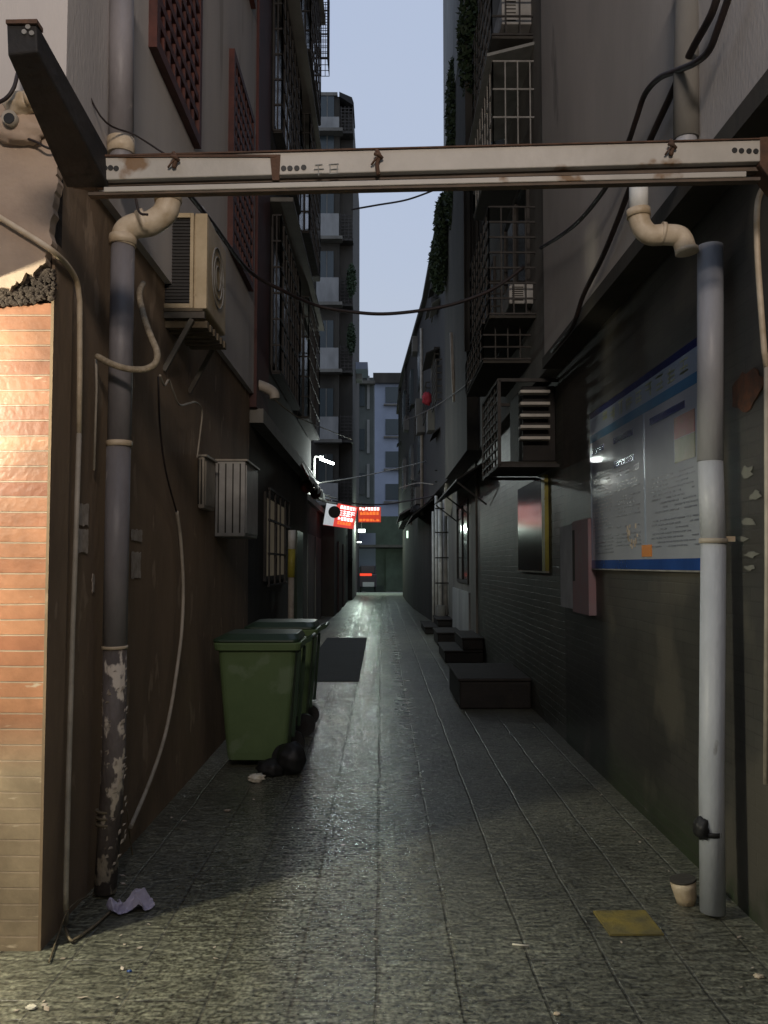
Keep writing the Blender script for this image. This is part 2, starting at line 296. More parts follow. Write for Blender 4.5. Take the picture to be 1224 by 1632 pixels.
def paving():
    m = bpy.data.materials.new('wet_stone_paving'); m.use_nodes = True; t = m.node_tree; n = t.nodes; L = t.links.new; b = n['Principled BSDF']
    tc = n.new('ShaderNodeTexCoord'); sp = n.new('ShaderNodeSeparateXYZ'); L(tc.outputs['Object'], sp.inputs[0])
    cb = n.new('ShaderNodeCombineXYZ')
    wn = n.new('ShaderNodeTexNoise'); wn.inputs['Scale'].default_value = 1.3; L(tc.outputs['Object'], wn.inputs[0])
    wm = n.new('ShaderNodeMath'); wm.operation = 'MULTIPLY_ADD'; wm.inputs[1].default_value = .035; L(wn.outputs[0], wm.inputs[0]); L(sp.outputs[0], wm.inputs[2])
    L(sp.outputs[1], cb.inputs[0]); L(wm.outputs[0], cb.inputs[1])
    br = n.new('ShaderNodeTexBrick'); br.inputs['Scale'].default_value = 1; br.inputs['Brick Width'].default_value = .62; br.inputs['Row Height'].default_value = .30
    br.inputs['Mortar Size'].default_value = .009; br.inputs['Mortar Smooth'].default_value = .8
    br.inputs['Color1'].default_value = (.105,.105,.078,1); br.inputs['Color2'].default_value = (.085,.085,.064,1); br.inputs['Mortar'].default_value = (.074,.072,.057,1)
    L(cb.outputs[0], br.inputs[0])
    # chisel grooves run across the alley, broken up by noise
    mp = n.new('ShaderNodeMapping'); mp.inputs['Scale'].default_value = (13, 38, 9); L(tc.outputs['Object'], mp.inputs[0])
    ch = n.new('ShaderNodeTexNoise'); ch.inputs['Scale'].default_value = 1.0; ch.inputs['Detail'].default_value = 6; ch.inputs['Distortion'].default_value = .6; L(mp.outputs[0], ch.inputs[0])
    gr = n.new('ShaderNodeTexNoise'); gr.inputs['Scale'].default_value = 55; gr.inputs['Detail'].default_value = 4; L(tc.outputs['Object'], gr.inputs[0])
    big = n.new('ShaderNodeTexNoise'); big.inputs['Scale'].default_value = .8; big.inputs['Detail'].default_value = 8; L(tc.outputs['Object'], big.inputs[0])
    # colour: slab colour * mottling
    mr = n.new('ShaderNodeMapRange'); mr.inputs[1].default_value = .35; mr.inputs[2].default_value = .68; mr.inputs[3].default_value = .55; mr.inputs[4].default_value = 1.7; L(ch.outputs[0], mr.inputs[0])
    mg = n.new('ShaderNodeMapRange'); mg.inputs[1].default_value = .3; mg.inputs[2].default_value = .72; mg.inputs[3].default_value = .2; mg.inputs[4].default_value = 2.3; L(gr.outputs[0], mg.inputs[0])
    mu = n.new('ShaderNodeMath'); mu.operation = 'MULTIPLY'; L(mr.outputs[0], mu.inputs[0]); L(mg.outputs[0], mu.inputs[1])
    mb = n.new('ShaderNodeMapRange'); mb.inputs[1].default_value = .3; mb.inputs[2].default_value = .7; mb.inputs[3].default_value = .6; mb.inputs[4].default_value = 1.35; L(big.outputs[0], mb.inputs[0])
    mu2 = n.new('ShaderNodeMath'); mu2.operation = 'MULTIPLY'; L(mu.outputs[0], mu2.inputs[0]); L(mb.outputs[0], mu2.inputs[1])
    mx = n.new('ShaderNodeMix'); mx.data_type = 'RGBA'; mx.blend_type = 'MULTIPLY'; mx.inputs[0].default_value = 1; L(br.outputs[0], mx.inputs[6]); L(mu2.outputs[0], mx.inputs[7])
    L(mx.outputs[2], b.inputs['Base Color'])
    # wetness
    wet = n.new('ShaderNodeTexNoise'); wet.inputs['Scale'].default_value = 5.0; wet.inputs['Detail'].default_value = 6; L(tc.outputs['Object'], wet.inputs[0])
    rr = n.new('ShaderNodeMapRange'); rr.inputs[1].default_value = .35; rr.inputs[2].default_value = .65; rr.inputs[3].default_value = .05; rr.inputs[4].default_value = .16; L(wet.outputs[0], rr.inputs[0]); 
    # a wet runnel left of the middle, drier stone towards both walls
    ab = n.new('ShaderNodeMath'); ab.operation = 'ADD'; ab.inputs[1].default_value = .32; L(wm.outputs[0], ab.inputs[0])
    aa = n.new('ShaderNodeMath'); aa.operation = 'ABSOLUTE'; L(ab.outputs[0], aa.inputs[0])
    dr = n.new('ShaderNodeMapRange'); dr.inputs[1].default_value = .22; dr.inputs[2].default_value = .75; dr.inputs[3].default_value = 0; dr.inputs[4].default_value = .24; L(aa.outputs[0], dr.inputs[0])
    sm = n.new('ShaderNodeMath'); sm.operation = 'ADD'; L(rr.outputs[0], sm.inputs[0]); L(dr.outputs[0], sm.inputs[1]); L(sm.outputs[0], b.inputs['Roughness'])
    b.inputs['Specular IOR Level'].default_value = .7
    # bump
    iv = n.new('ShaderNodeMath'); iv.operation = 'MULTIPLY'; iv.inputs[1].default_value = -.30; L(br.outputs['Fac'], iv.inputs[0])
    a1 = n.new('ShaderNodeMath'); a1.operation = 'MULTIPLY_ADD'; a1.inputs[1].default_value = 1.1; L(ch.outputs[0], a1.inputs[0]); L(iv.outputs[0], a1.inputs[2])
    a2 = n.new('ShaderNodeMath'); a2.operation = 'MULTIPLY_ADD'; a2.inputs[1].default_value = .35; L(gr.outputs[0], a2.inputs[0]); L(a1.outputs[0], a2.inputs[2])
    bu = n.new('ShaderNodeBump'); bu.inputs['Strength'].default_value = 1.0; bu.inputs['Distance'].default_value = .010
    L(a2.outputs[0], bu.inputs['Height']); L(bu.outputs[0], b.inputs['Normal'])
    return m
M['paving'] = paving()

# ================================================================ SETTING
XL, XLU, XR, XRU = -1.38, -1.34, 1.62, 1.46
ZLU, ZRU = 3.34, 3.40
struct(MB().box(-150, 150, -60, 300, -.3, 0).build('ground', M['paving']))
struct(MB().box(-1.15, -.30, 11.3, 18.0, .0, .006).build('smooth_paving_patch', M['patch']))
struct(MB().box(-1.30, 1.45, 43.0, 43.5, 0, .12).build('kerb', M['kerb_pale']))

# ---------------- left corner building
b = thing('corner_building', 'corner house with bright orange tiles below cream plaster at the left edge', 'building', (XL, 3.49, 0))
MB().box(-7, XL, 3.49, 3.60, 0, 2.64).build('tiled_front', M['tile_orange'], b, 'orange-brown glazed tile wall lit by a lamp')
MB().box(-7, XL-.003, 3.60, 8.8, 0, ZLU).build('side_wall', M['brown_wall'], b, 'dark brown grimy alley wall')
MB().box(-7, XL-.003, 3.51, 3.60, 2.64, ZLU).build('lintel', M['mortar_dark'], b)
MB().box(-7, XLU, 3.50, 8.8, ZLU, 17).build('upper_wall', M['upper_left'], b, 'pale stained upper wall over the alley')
# corner strip of the tile work, in the side wall's brown
MB().box(XL, XL+.012, 3.49, 3.70, 0, 2.9).build('corner_trim', M['brown_wall'], b)
# ragged plaster skin over the front
pts = []
edge = [(92,212),(88,240),(95,262),(88,280),(93,296),(86,312),(85,340),(78,360),(82,384),(76,402),(70,420),(60,424),(52,440),(44,434),(34,452),(26,446),(16,462),(6,458),(-60,470)]
for i in range(len(edge)-1):
    for k in range(3):
        t = k/3; x = edge[i][0]*(1-t)+edge[i+1][0]*t; y = edge[i][1]*(1-t)+edge[i+1][1]*t
        pts.append((x+random.uniform(-2.5,2.5), y+random.uniform(-2.5,2.5)))
pts = [(60,168),(78,190)] + pts + [(-60,470),(-60,150)]
MB().prism([P(x, y, 3.44) for x, y in pts], (0, .058, 0)).build('plaster_skin', M['cream_plaster'], b, 'ragged cream plaster with a broken edge')
mb = MB()
for i in range(420):
    x = random.uniform(-20, 86); y = 458 + random.uniform(-24, 26) + (x-40)*-.12
    c = P(x, y, 3.47); r = random.uniform(.003, .013)
    t = bmesh.new(); bmesh.ops.create_icosphere(t, subdivisions=1, radius=r)
    mb.add([c + Vector((v.co.x*random.uniform(.8,2.0), v.co.y*1.3, v.co.z*random.uniform(.6,1.3))) for v in t.verts], [[v.index for v in f.verts] for f in t.faces]); t.free()
mb.build('mortar_crumbs', M['mortar_dark'], b)

def lattice(par, X, y0, y1, z0, z1, s, n1=7):
    """red lattice window on a wall plane X; s = outward direction"""
    f = MB(); w_ = .07
    xa, xb = sorted((X, X+s*.05))
    f.box(xa, xb, y0, y1, z0, z0+w_); f.box(xa, xb, y0, y1, z1-w_, z1)
    f.box(xa, xb, y0, y0+w_, z0+w_, z1-w_); f.box(xa, xb, y1-w_, y1, z0+w_, z1-w_)
    fo = f.build('lattice_window', M['red_wood'], par)
    g = MB(); H = z1-z0-2*w_; Wd = y1-y0-2*w_
    for k in range(1, n1+1):
        g.bar((X+s*.028, y0+w_+Wd*k/(n1+1), z0+w_), (X+s*.028, y0+w_+Wd*k/(n1+1), z1-w_), .028, .026)
    nz_ = int(H/.14)
    for k in range(1, nz_+1):
        g.bar((X+s*.032, y0+w_, z0+w_+H*k/(nz_+1)), (X+s*.032, y1-w_, z0+w_+H*k/(nz_+1)), .026, .05)
    o = g.build('lattice', M['red_wood'], fo); 
    o2 = MB().box(*sorted((X, X+s*.006)), y0+w_, y1-w_, z0+w_, z1-w_).build('pane', M['pale_pane'], fo)
    return fo
for (a, c, z0, z1) in ((4.72, 5.92, 4.52, 6.35), (7.22, 8.42, 4.30, 6.08), (4.72, 5.92, 7.25, 9.0), (7.22, 8.42, 7.25, 9.0)):
    lattice(b, XLU, a, c, z0, z1, 1)

# ---------------- generic cage and window for the alley flats
def cage(name, par, x0, x1, y0, y1, z0, z1, m, ny=6, nz_=4, nx=4, base=True, w_=.022, label=None):
    g = MB()
    for i in range(nz_+1):
        z = z0+(z1-z0)*i/nz_
        g.bar((x0, y0, z), (x1, y0, z), w_); g.bar((x0, y1, z), (x1, y1, z), w_)
        xi = x1 if par_side(x0, x1) < 0 else x0
        g.bar((xi, y0, z), (xi, y1, z), w_)
    for i in range(nx+1):
        x = x0+(x1-x0)*i/nx
        g.bar((x, y0, z0), (x, y0, z1), w_*.8); g.bar((x, y1, z0), (x, y1, z1), w_*.8)
    xi = x1 if par_side(x0, x1) < 0 else x0
    for i in range(ny+1):
        y = y0+(y1-y0)*i/ny
        g.bar((xi, y, z0), (xi, y, z1), w_*.8)
    if base: g.box(x0, x1, y0, y1, z0-.03, z0-.012); 
    return g.build(name, m, par, label)
def par_side(a, b): return -1 if a+b < 0 else 1
def window(par, X, y0, y1, z0, z1, s, frame='grille_steel', pane='dark_glass'):
    f = MB(); w_ = .06; xa, xb = sorted((X, X+s*.03))
    f.box(xa, xb, y0, y1, z0, z0+w_); f.box(xa, xb, y0, y1, z1-w_, z1); f.box(xa, xb, y0, y0+w_, z0+w_, z1-w_); f.box(xa, xb, y1-w_, y1, z0+w_, z1-w_)
    ym = (y0+y1)/2; f.box(xa, xb, ym-.02, ym+.02, z0+w_, z1-w_)
    fo = f.build('window', M[frame], par)
    MB().box(*sorted((X, X+s*.008)), y0+w_, y1-w_, z0+w_, z1-w_).build('pane', M[pane], fo)
    return fo

# ---------------- second left block (flats with cages)
b = thing('apartment_block', 'dark block of flats with caged windows beyond the red lattice windows', 'building', (XL, 8.8, 0))
MB().box(-7, XL-.02, 8.803, 16.0, 0, 3.2).build('ground_floor_wall', M['concrete_dark'], b)
MB().box(-7, XLU, 9.75, 16.0, 3.2, 15.2).build('upper_wall', M['concrete_dark'], b)
MB().box(-7, XLU+.03, 8.803, 9.75, 3.2, 15.2).build('red_wall_bay', M['red_shutter'], b, 'dark red tiled strip of wall')
MB().box(-7, XLU+.09, 8.9, 16.0, 3.05, 3.2).build('ledge', M['concrete_grey'], b)
for k in range(4):
    z = 3.95 + k*2.95
    for (a, c) in ((10.1, 12.3), (13.2, 15.3)):
        window(b, XLU, a, c, z, z+1.7, 1, pane='glass_teal')
        cage('window_cage', b, XLU+.03, XLU+(.20 if c > 13 else .13), a-.1, c+.1, z-.1, z+1.8, M['grille_steel'], ny=8, nz_=6, nx=2)
    MB().box(XLU, XLU+.28, 9.95, 15.6, z+1.95, z+2.0).build('eave', M['concrete_grey'], b)
window(b, XL-.02, 10.05, 12.2, 1.35, 2.42, 1, 'grille_steel', 'lit_window')
g = MB()
for i in range(5):
    y = 10.05+2.15*i/4; g.bar((XL+.05, y, 1.3), (XL+.05, y, 2.45), .02)
for z in (1.3, 1.68, 2.08, 2.45): g.bar((XL+.05, 10.0, z), (XL+.05, 12.25, z), .025)
g.build('window_grille', M['grille_steel'], b)
MB().box(XL-.02, XL+.03, 13.6, 14.6, 0, 2.1).build('door', M['bin_dark'], b)
# hanging cage against the sky
c = thing('window_cage', 'open wire cage sticking out against the sky, top left block', 'window cage', P(506, 60, 15.4), 'security cages on the flats')
p0, p1 = P(488, 92, 15.4), P(522, -30, 15.4)
g = MB(); 
for i in range(6):
    x = p0.x+(p1.x-p0.x)*i/5
    g.bar((x, 15.4, p0.z), (x, 15.4, p1.z), .012); g.bar((x, 16.0, p0.z), (x, 16.0, p1.z), .012)
for i in range(14):
    z = p0.z+(p1.z-p0.z)*i/13
    g.bar((p0.x-.12, 15.4, z), (p1.x, 15.4, z), .010 if i % 4 else .022); g.bar((p0.x-.12, 16.0, z), (p1.x, 16.0, z), .010); g.bar((p1.x, 15.4, z), (p1.x, 16.0, z), .012)
g.build('bars', M['grille_steel'], c)
q0, q1 = P(488, 64, 15.7), P(506, 30, 15.7)
MB().box(q0.x-.15, q1.x, 15.5, 15.8, q0.z, q1.z).build('stored_box', M['concrete_dark'], c)

# ---------------- row of low shops left
b = thing('shop_row', 'low dark row of shops under the red lit signs', 'building', (-1.42, 16, 0))
MB().box(-6, -1.80, 16.003, 25.5, 0, 3.05).build('wall', M['concrete_dark'], b)
MB().box(-6, -1.42, 25.5, 35.9, 0, 3.05).build('wall', M['concrete_dark'], b)
MB().box(-6, -1.70, 16.003, 35.9, 3.05, 3.2).build('roof_slab', M['concrete_grey'], b)
for y in (17.2, 20.4, 22.9, 27.5, 31):
    xs_ = -1.80 if y < 25 else -1.42
    MB().box(xs_, xs_+.03, y, y+2.0, 0, 2.3).build('shutter', M['concrete_grey'] if y < 25 else M['red_shutter'], b)

# ---------------- tower at the end on the left
b = thing('apartment_tower', 'tall grey apartment tower with stacked white balconies against the sky', 'building', (-1.35, 36, 0))
zt1, zt2 = P(520,152,36.4).z, P(552,160,36.9).z
MB().box(-9, -1.85, 36.5, 48, 0, zt1).build('tower_wall', M['concrete_dark'], b)
MB().box(-1.84, -1.27, 36.9, 48, 0, zt2-.3).build('stair_wall', M['concrete_dark'], b)
MB().box(-9, -1.95, 36.4, 40, zt1, zt1+.15).build('roof_slab', M['concrete_grey'], b)
MB().prism([(-1.86,36.2,zt2), (-1.3,36.2,zt2-.25), (-1.22,36.2,zt2-.5), (-1.22,36.2,zt2-.62), (-1.86,36.2,zt2-.2)], (0,2,0)).build('roof_canopy', M['stone_step'], b)
for (ya_, yb_) in ((186,204),(250,276),(340,376),(442,481),(554,588),(664,700),(770,800),(868,890)):
    z0_, z1_ = P(522, yb_, 36.05).z, P(522, ya_, 36.05).z
    o = MB().box(-2.82, -1.86, 36.05, 36.35, z0_, z1_).build('balcony', M['concrete_pale'], b)
    MB().box(-2.9, -1.70, 36.0, 36.5, z0_-.14, z0_).build('balcony_slab', M['concrete_grey'], o)
    w1 = MB().box(-2.72, -2.1, 36.44, 36.5, z1_+.03, z1_+1.3).build('window', M['glass_teal'], b)
    MB().box(-2.42, -2.38, 36.42, 36.44, z1_+.03, z1_+1.3).build('mullion', M['concrete_grey'], w1)
    g = MB(); g.box(-1.80, -1.24, 36.3, 36.9, z0_-.1, z0_)
    for i in range(7): g.bar((-1.80, 36.32, z0_+.12+.15*i), (-1.26, 36.32, z0_+.12+.15*i), .04)
    for i in range(4): g.bar((-1.78+.17*i, 36.3, z0_), (-1.78+.17*i, 36.3, z0_+1.1), .035)
    g.build('balcony_rail', M['grille_steel'], b)

def leafmass(mb, c, rx, ry, rz, n, s=.05):
    for i in range(n):
        d = Vector((random.gauss(0,1), random.gauss(0,1), random.gauss(0,1))).normalized() * random.random()**.4
        p = Vector(c) + Vector((d.x*rx, d.y*ry, d.z*rz))
        u = Vector((random.uniform(-1,1), random.uniform(-1,1), random.uniform(-1,1))).normalized()*s*random.uniform(.5,1.3)
        v = u.cross(Vector((random.uniform(-1,1), random.uniform(-1,1), random.uniform(-1,1)))).normalized()*s*.45
        mb.add([p-u, p+v, p+u, p-v], [(0,1,2,3)])
for (px, py, r, lab) in ((560, 448, .30, 'balcony plants with uneven dark leaves, on the tower beneath the sagging cable'), (560, 540, .28, 'dark balcony plants sticking out of the tower, lower clump')):
    g = MB(); c = P(px, py, 36.0); leafmass(g, c, r*.7, .25, r*2.6, 650, .08); tag(g.build('balcony_plant', M['leaf']), lab, 'plant', 'plants on the tower balconies')

a, d = P(560, 588, 41), P(586, 577, 41); MB().box(a.x, d.x, 41, 43, a.z, d.z).build('side_canopy', M['block_blue'], b)
a, d = P(560, 604, 42), P(577, 589, 42); MB().box(a.x, d.x, 42, 43, a.z, d.z).build('water_tank', M['concrete_pale'], b)

# ---------------- distant blocks
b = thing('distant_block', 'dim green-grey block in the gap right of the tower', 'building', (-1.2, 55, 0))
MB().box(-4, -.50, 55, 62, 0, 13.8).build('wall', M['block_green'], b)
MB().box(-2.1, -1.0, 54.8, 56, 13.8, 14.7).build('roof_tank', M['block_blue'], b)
MB().box(-1.62, -.42, 54.5, 55.0, 13.3, 13.5).build('canopy', M['concrete_grey'], b)
for k in range(4):
    MB().box(-.95, -.78, 54.9, 55, 3.0+k*2.9, 5.2+k*2.9).build('pilaster', M['concrete_pale'], b)
    MB().box(-1.7, -1.1, 54.93, 55, 3.2+k*2.9, 4.6+k*2.9).build('window', M['glass_teal'], b)
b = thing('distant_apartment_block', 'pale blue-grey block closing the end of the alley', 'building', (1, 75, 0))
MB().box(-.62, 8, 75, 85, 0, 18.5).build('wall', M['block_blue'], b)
MB().box(-.75, 8, 74.6, 85, 17.7, 18.6).build('roof_band', M['concrete_dark'], b)
for k in range(6):
    for x in (.35, 2.6): MB().box(x, x+1.3, 74.9, 75, 1.5+k*2.9, 2.9+k*2.9).build('window', M['glass_teal'], b)
    MB().box(.2, 3.4, 74.7, 75, 1.2+k*2.9, 1.35+k*2.9).build('ledge', M['concrete_grey'], b)
b = thing('far_shopfront', 'dim green-lit shopfront at the very end of the alley', 'building', (0, 50, 0))
MB().box(-1.9, 4, 50, 54, 0, 4.4).build('wall', M['green_wall'], b)
MB().box(-1.5, -.35, 49.9, 50, 1.4, 3.4).build('window', M['block_blue'], b)
MB().box(.25, 1.3, 49.9, 50, 0, 2.3).build('roller_door', M['green_wall'], b, bevel=.01)
MB().box(-1.9, 4, 49.2, 50, 2.55, 2.7).build('canopy', M['concrete_grey'], b)

# ---------------- right house
b = thing('tiled_house', 'grey-tiled house with a stained pale upper storey, right side of the alley', 'building', (XR, 3, 0))
MB().box(XR, 8, 2.3, 7.5, 0, ZRU).build('lower_wall', M['tile_dark'], b, 'dark grimy tiled wall')
MB().box(XRU, 8, 2.3, 7.5, ZRU, 17).build('upper_wall', M['upper_right'], b, 'stained pale grey upper wall')
MB().box(XRU-.02, XR, 2.3, 7.5, ZRU-.1, ZRU-.004).build('ledge', M['concrete_dark'], b)

b = thing('caged_flats', 'dark flats with stacked window cages on the right side of the alley', 'building', (XR, 7.5, 0))
MB().box(XR+.003, 8, 7.503, 14.3, 0, 3.30).build('lower_wall', M['tile_mid'], b)
MB().box(XR-.03, 8, 14.3, 20.6, 0, 3.30).build('white_lower_wall', M['concrete_grey'], b)
MB().box(XRU+.02, 8, 7.503, 12.9, 3.30, 15.5).build('upper_wall', M['concrete_grey'], b)
zs = P(715, 240, 17).z
MB().box(1.31, 8, 12.9, 17.3, 3.30, zs).build('upper_wall', M['concrete_dark'], b)
MB().box(1.30, 8, 12.9, 17.3, zs, 15.5).build('pale_upper_wall', M['board_white'] if 0 else M['concrete_pale'], b)
for k in range(4):
    z = 4.05+2.85*k
    window(b, XRU+.02, 8.3, 9.9, z, z+1.5, -1); window(b, XRU+.02, 10.8, 12.3, z, z+1.5, -1, pane='glass_teal')
window(b, XR-.03, 15.4, 17.6, 1.2, 2.75, -1)
MB().box(XR-.06, XR+.2, 15.2, 18.7, 0, 1.05).build('white_plinth', M['concrete_pale'], b)

# window cages hanging off the right flats; each with its own contents
def right_cage(pxs, pys, Y, dep, label, m='grille_steel', nz_=5, nx=4, roof=None):
    a, d = P(pxs[0], pys[1], Y), P(pxs[1], pys[0], Y)
    t = thing('window_cage', label, 'window cage', (d.x, Y, a.z), 'security cages on the flats')
    g = MB()
    for i in range(nz_+1):
        z = a.z+(d.z-a.z)*i/nz_
        g.bar((a.x, Y, z), (d.x, Y, z), .016); g.bar((a.x, Y, z), (a.x, Y+dep, z), .016); g.bar((a.x, Y+dep, z), (d.x, Y+dep, z), .016)
    for i in range(nx+1):
        x = a.x+(d.x-a.x)*i/nx; g.bar((x, Y, a.z), (x, Y, d.z), .012); g.bar((x, Y+dep, a.z), (x, Y+dep, d.z), .012)
    for i in range(9):
        y = Y+dep*i/8; g.bar((a.x, y, a.z), (a.x, y, d.z), .012)
    g.build('bars', M[m], t)
    MB().box(a.x, d.x, Y, Y+dep, a.z-.04, a.z-.015).build('floor_sheet', M['concrete_dark'], t)
    if roof:
        MB().prism([(a.x-.06, Y-.05, d.z+.02), (d.x, Y-.05, d.z+.16), (d.x, Y-.05, d.z+.19), (a.x-.06, Y-.05, d.z+.05)], (0, dep+.1, 0)).build('canopy', M[roof], t)
    return t
t = right_cage((786, 864), (98, 232), 8.0, 1.7, 'window cage under a pale canopy, highest on the right wall', 'grille_pale', 3, 4, 'awning_grey')
t = right_cage((780, 876), (330, 500), 8.0, 1.7, 'middle window cage holding a white box unit, right wall', 'grille_steel', 7, 5)
t = right_cage((784, 872), (-90, 55), 8.0, 1.7, 'topmost window cage cut off by the top of the photo, right wall', 'grille_steel', 5, 4)
t = right_cage((770, 868), (515, 572), 8.3, 1.7, 'shallow window cage just below the one with the white unit', 'grille_steel', 3, 5)
for (px, py, Y, w_, h_, lab) in ((836, 484, 8.15, .30, .20, 'small grimy white air unit standing in the middle cage on the right wall'), (824, 38, 8.1, .30, .32, 'grimy air unit in the topmost cage on the right wall')):
    q = P(px, py, Y); u = thing('air_conditioner', lab, 'air conditioner', q)
    MB().box(q.x-w_/2, q.x+w_/2, Y, Y+.6, q.z, q.z+h_).build('casing', M['ac_white'], u, bevel=.012)
    g = MB()
    for i in range(7): g.box(q.x-w_/2+.03, q.x-w_/2+.03+(w_-.06)*.45, Y-.006, Y-.001, q.z+.03+i*(h_-.05)/7, q.z+.04+i*(h_-.05)/7)
    g.build('grille', M['concrete_dark'], u)
# clutter in cages: dark sheets and washing
for (pxa, pya, pxb, pyb, Y, nm, m_, lab) in ((740, 240, 782, 560, 12.6, 'tarpaulin', 'concrete_dark', 'long dark tarpaulin hanging down behind the cages, right wall'),):
    a, d = P(pxa, pyb, Y), P(pxb, pya, Y); g = MB(); n = 14
    vs = []; 
    for j in range(2):
        for i in range(n+1):
            vs.append(Vector((a.x+(d.x-a.x)*i/n, Y+.06*math.sin(i*1.7), a.z if j == 0 else d.z)))
    g.add(vs, [(i, i+1, n+2+i, n+1+i) for i in range(n)])
    o = g.build(nm, M[m_]); tag(o, lab, 'tarpaulin'); md = o.modifiers.new('solid', 'SOLIDIFY'); md.thickness = .01

# slatted box low on the right
a, d = P(796, 742, 7.7), P(896, 606, 7.7)
t = thing('slatted_cage', 'box cage with five white slats low on the right wall', 'window cage', (d.x, 7.7, a.z), 'security cages on the flats')
g = MB()
for x in (a.x, d.x):
    for y in (7.7, 8.9): g.bar((x, y, a.z), (x, y, d.z), .03)
for z in (a.z, d.z):
    g.bar((a.x, 7.7, z), (d.x, 7.7, z), .03); g.bar((a.x, 8.9, z), (d.x, 8.9, z), .03); g.bar((a.x, 7.7, z), (a.x, 8.9, z), .03)
for i in range(9): g.bar((a.x, 7.7, a.z+(d.z-a.z)*i/9), (a.x, 8.9, a.z+(d.z-a.z)*i/9), .018)
for i in range(6): g.bar((a.x, 7.75+.22*i, a.z), (a.x, 7.75+.22*i, d.z), .016)
g.build('frame', M['grille_steel'], t)
for py in (624, 643, 662, 680, 698):
    q0, q1 = P(829, py, 7.68), P(876, py-1.5, 7.68)
    MB().box(q0.x, q1.x, 7.66, 7.78, q0.z-.014, q0.z+.012).build('slat', M['slat_white'], t)
MB().box(a.x+.02, d.x, 7.8, 8.85, a.z+.02, a.z+.05).build('floor_sheet', M['concrete_dark'], t)
MB().box(P(828,0,7.8).x, P(878,0,7.8).x, 7.82, 8.6, a.z+.06, d.z-.03).build('louvre_box', M['stone_step'], t)

# leaning right block further in and hanging plants
b = thing('leaning_block', 'dark block with a slanting eave right of the far sky gap', 'building', (1.4, 17.3, 0))
foot = [(1.62, 20.6), (1.35, 24), (1.12, 30), (1.05, 36), (1.05, 42), (7, 42), (7, 20.6)]
MB().prism([(x, y, 0) for x, y in foot], (0, 0, 3.2)).build('ground_floor_wall', M['concrete_dark'], b)
foot = [(1.36, 17.303), (1.28, 24), (.84, 34.4), (.84, 42), (7, 42), (7, 17.303)]
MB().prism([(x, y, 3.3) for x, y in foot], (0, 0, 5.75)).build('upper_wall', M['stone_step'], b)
foot = [(1.22, 17.303), (1.16, 24), (.74, 34.2), (.74, 42), (7, 42), (7, 17.303)]
MB().prism([(x, y, 9.05) for x, y in foot], (0, 0, .14)).build('eave', M['concrete_dark'], b)
rr = random.Random(12)
for k in range(26):
    y = rr.uniform(18.5, 36); xw = 1.36-(y-17.3)*.005 if y < 24 else 1.28-(y-24)*.0423
    xw = max(xw, .84); z = rr.uniform(3.2, 8.6); dp = rr.uniform(.08, .26); L_ = rr.uniform(.5, 1.8); k3 = k % 3
    if k3 == 0: MB().prism([(xw, y, z), (xw-dp*1.3, y, z-.14), (xw-dp*1.3, y, z-.17), (xw, y, z-.03)], (0, L_, 0)).build('small_canopy', M['concrete_grey' if k % 2 else 'stone_step'], b)
    elif k3 == 1:
        g = MB()
        for i in range(7): g.bar((xw-dp, y, z+i*.15), (xw, y, z+i*.15), .03); g.bar((xw-dp, y, z+i*.15), (xw-dp, y+L_, z+i*.15), .03)
        for i in range(8): g.bar((xw-dp, y+L_*i/7, z), (xw-dp, y+L_*i/7, z+.9), .025)
        g.build('balcony_cage', M['grille_steel'], b)
    else:
        MB().box(xw-dp, xw+.05, y, y+.7, z, z+.5).build('air_unit', M['concrete_grey'], b)
for (px_, y) in ((712, 18.2), (672, 25.0), (655, 31)):
    xx = P(px_, 700, y).x; MB().tube([(xx, y, 3.0), (xx, y, 8.6)], .045, 8).build('drain_pipe', M['pvc_dim'], b)
MB().prism([(1.36, 22, 3.3), (.80, 22, 2.85), (.80, 22, 2.80), (1.36, 22, 3.24)], (0, 6, 0)).build('low_canopy', M['stone_step'], b)
MB().prism([(1.15, 29, 3.6), (.62, 29, 3.3), (.62, 29, 3.24), (1.15, 29, 3.54)], (0, 6, 0)).build('low_canopy', M['concrete_grey'], b)
for (y, x) in ((25, 1.24), (28.5, 1.09), (32, .93)):
    for z in (4.4, 7.0): MB().box(x-.1, x+.3, y, y+1.6, z, z+1.2).build('window', M['glass_teal'], b)
for k, (px, py, Y, rx, rz, n, lab) in enumerate(((706, 350, 16.6, .18, .50, 1500, 'dark feathery plant hanging off the right flats, upper clump'), (700, 420, 16.8, .20, .62, 1700, 'dark hanging plant against the sky above the cable, right side'), (727, 180, 15.0, .19, 1.1, 3000, 'tall dark climber covering the pale wall by the sky, right side'), (752, 60, 13.0, .22, 1.1, 3000, 'dark climber at the top of the photo, right of the sky'), (722, 290, 15.6, .19, .9, 2400, 'thick dark creeper just beneath the steel beam, right of the sky'))):
    g = MB(); c = P(px, py, Y); leafmass(g, c, rx, .5, rz, n, .06)
    o = g.build('hanging_plant', M['leaf']); tag(o, lab, 'plant', 'plants hanging from the flats')
    st = MB().tube([c + Vector((.05, 0, -rz)), c + Vector((.02, .1, 0)), c + Vector((.08, .1, rz))], .012, 6).build('stem', M['stone_step'], o)

# ---------------- facing terrace behind the camera (closes the street)
b = thing('street_terrace', 'plain dark terrace on the far side of the street', 'building', (0, -9, 0))
MB().box(-30, 30, -14, -9, 0, 15).build('wall', M['concrete_grey'], b)
for x in range(-12, 13, 4): MB().box(x, x+1.6, -9, -8.93, 4.5, 6.3).build('window', M['dark_glass'], b)

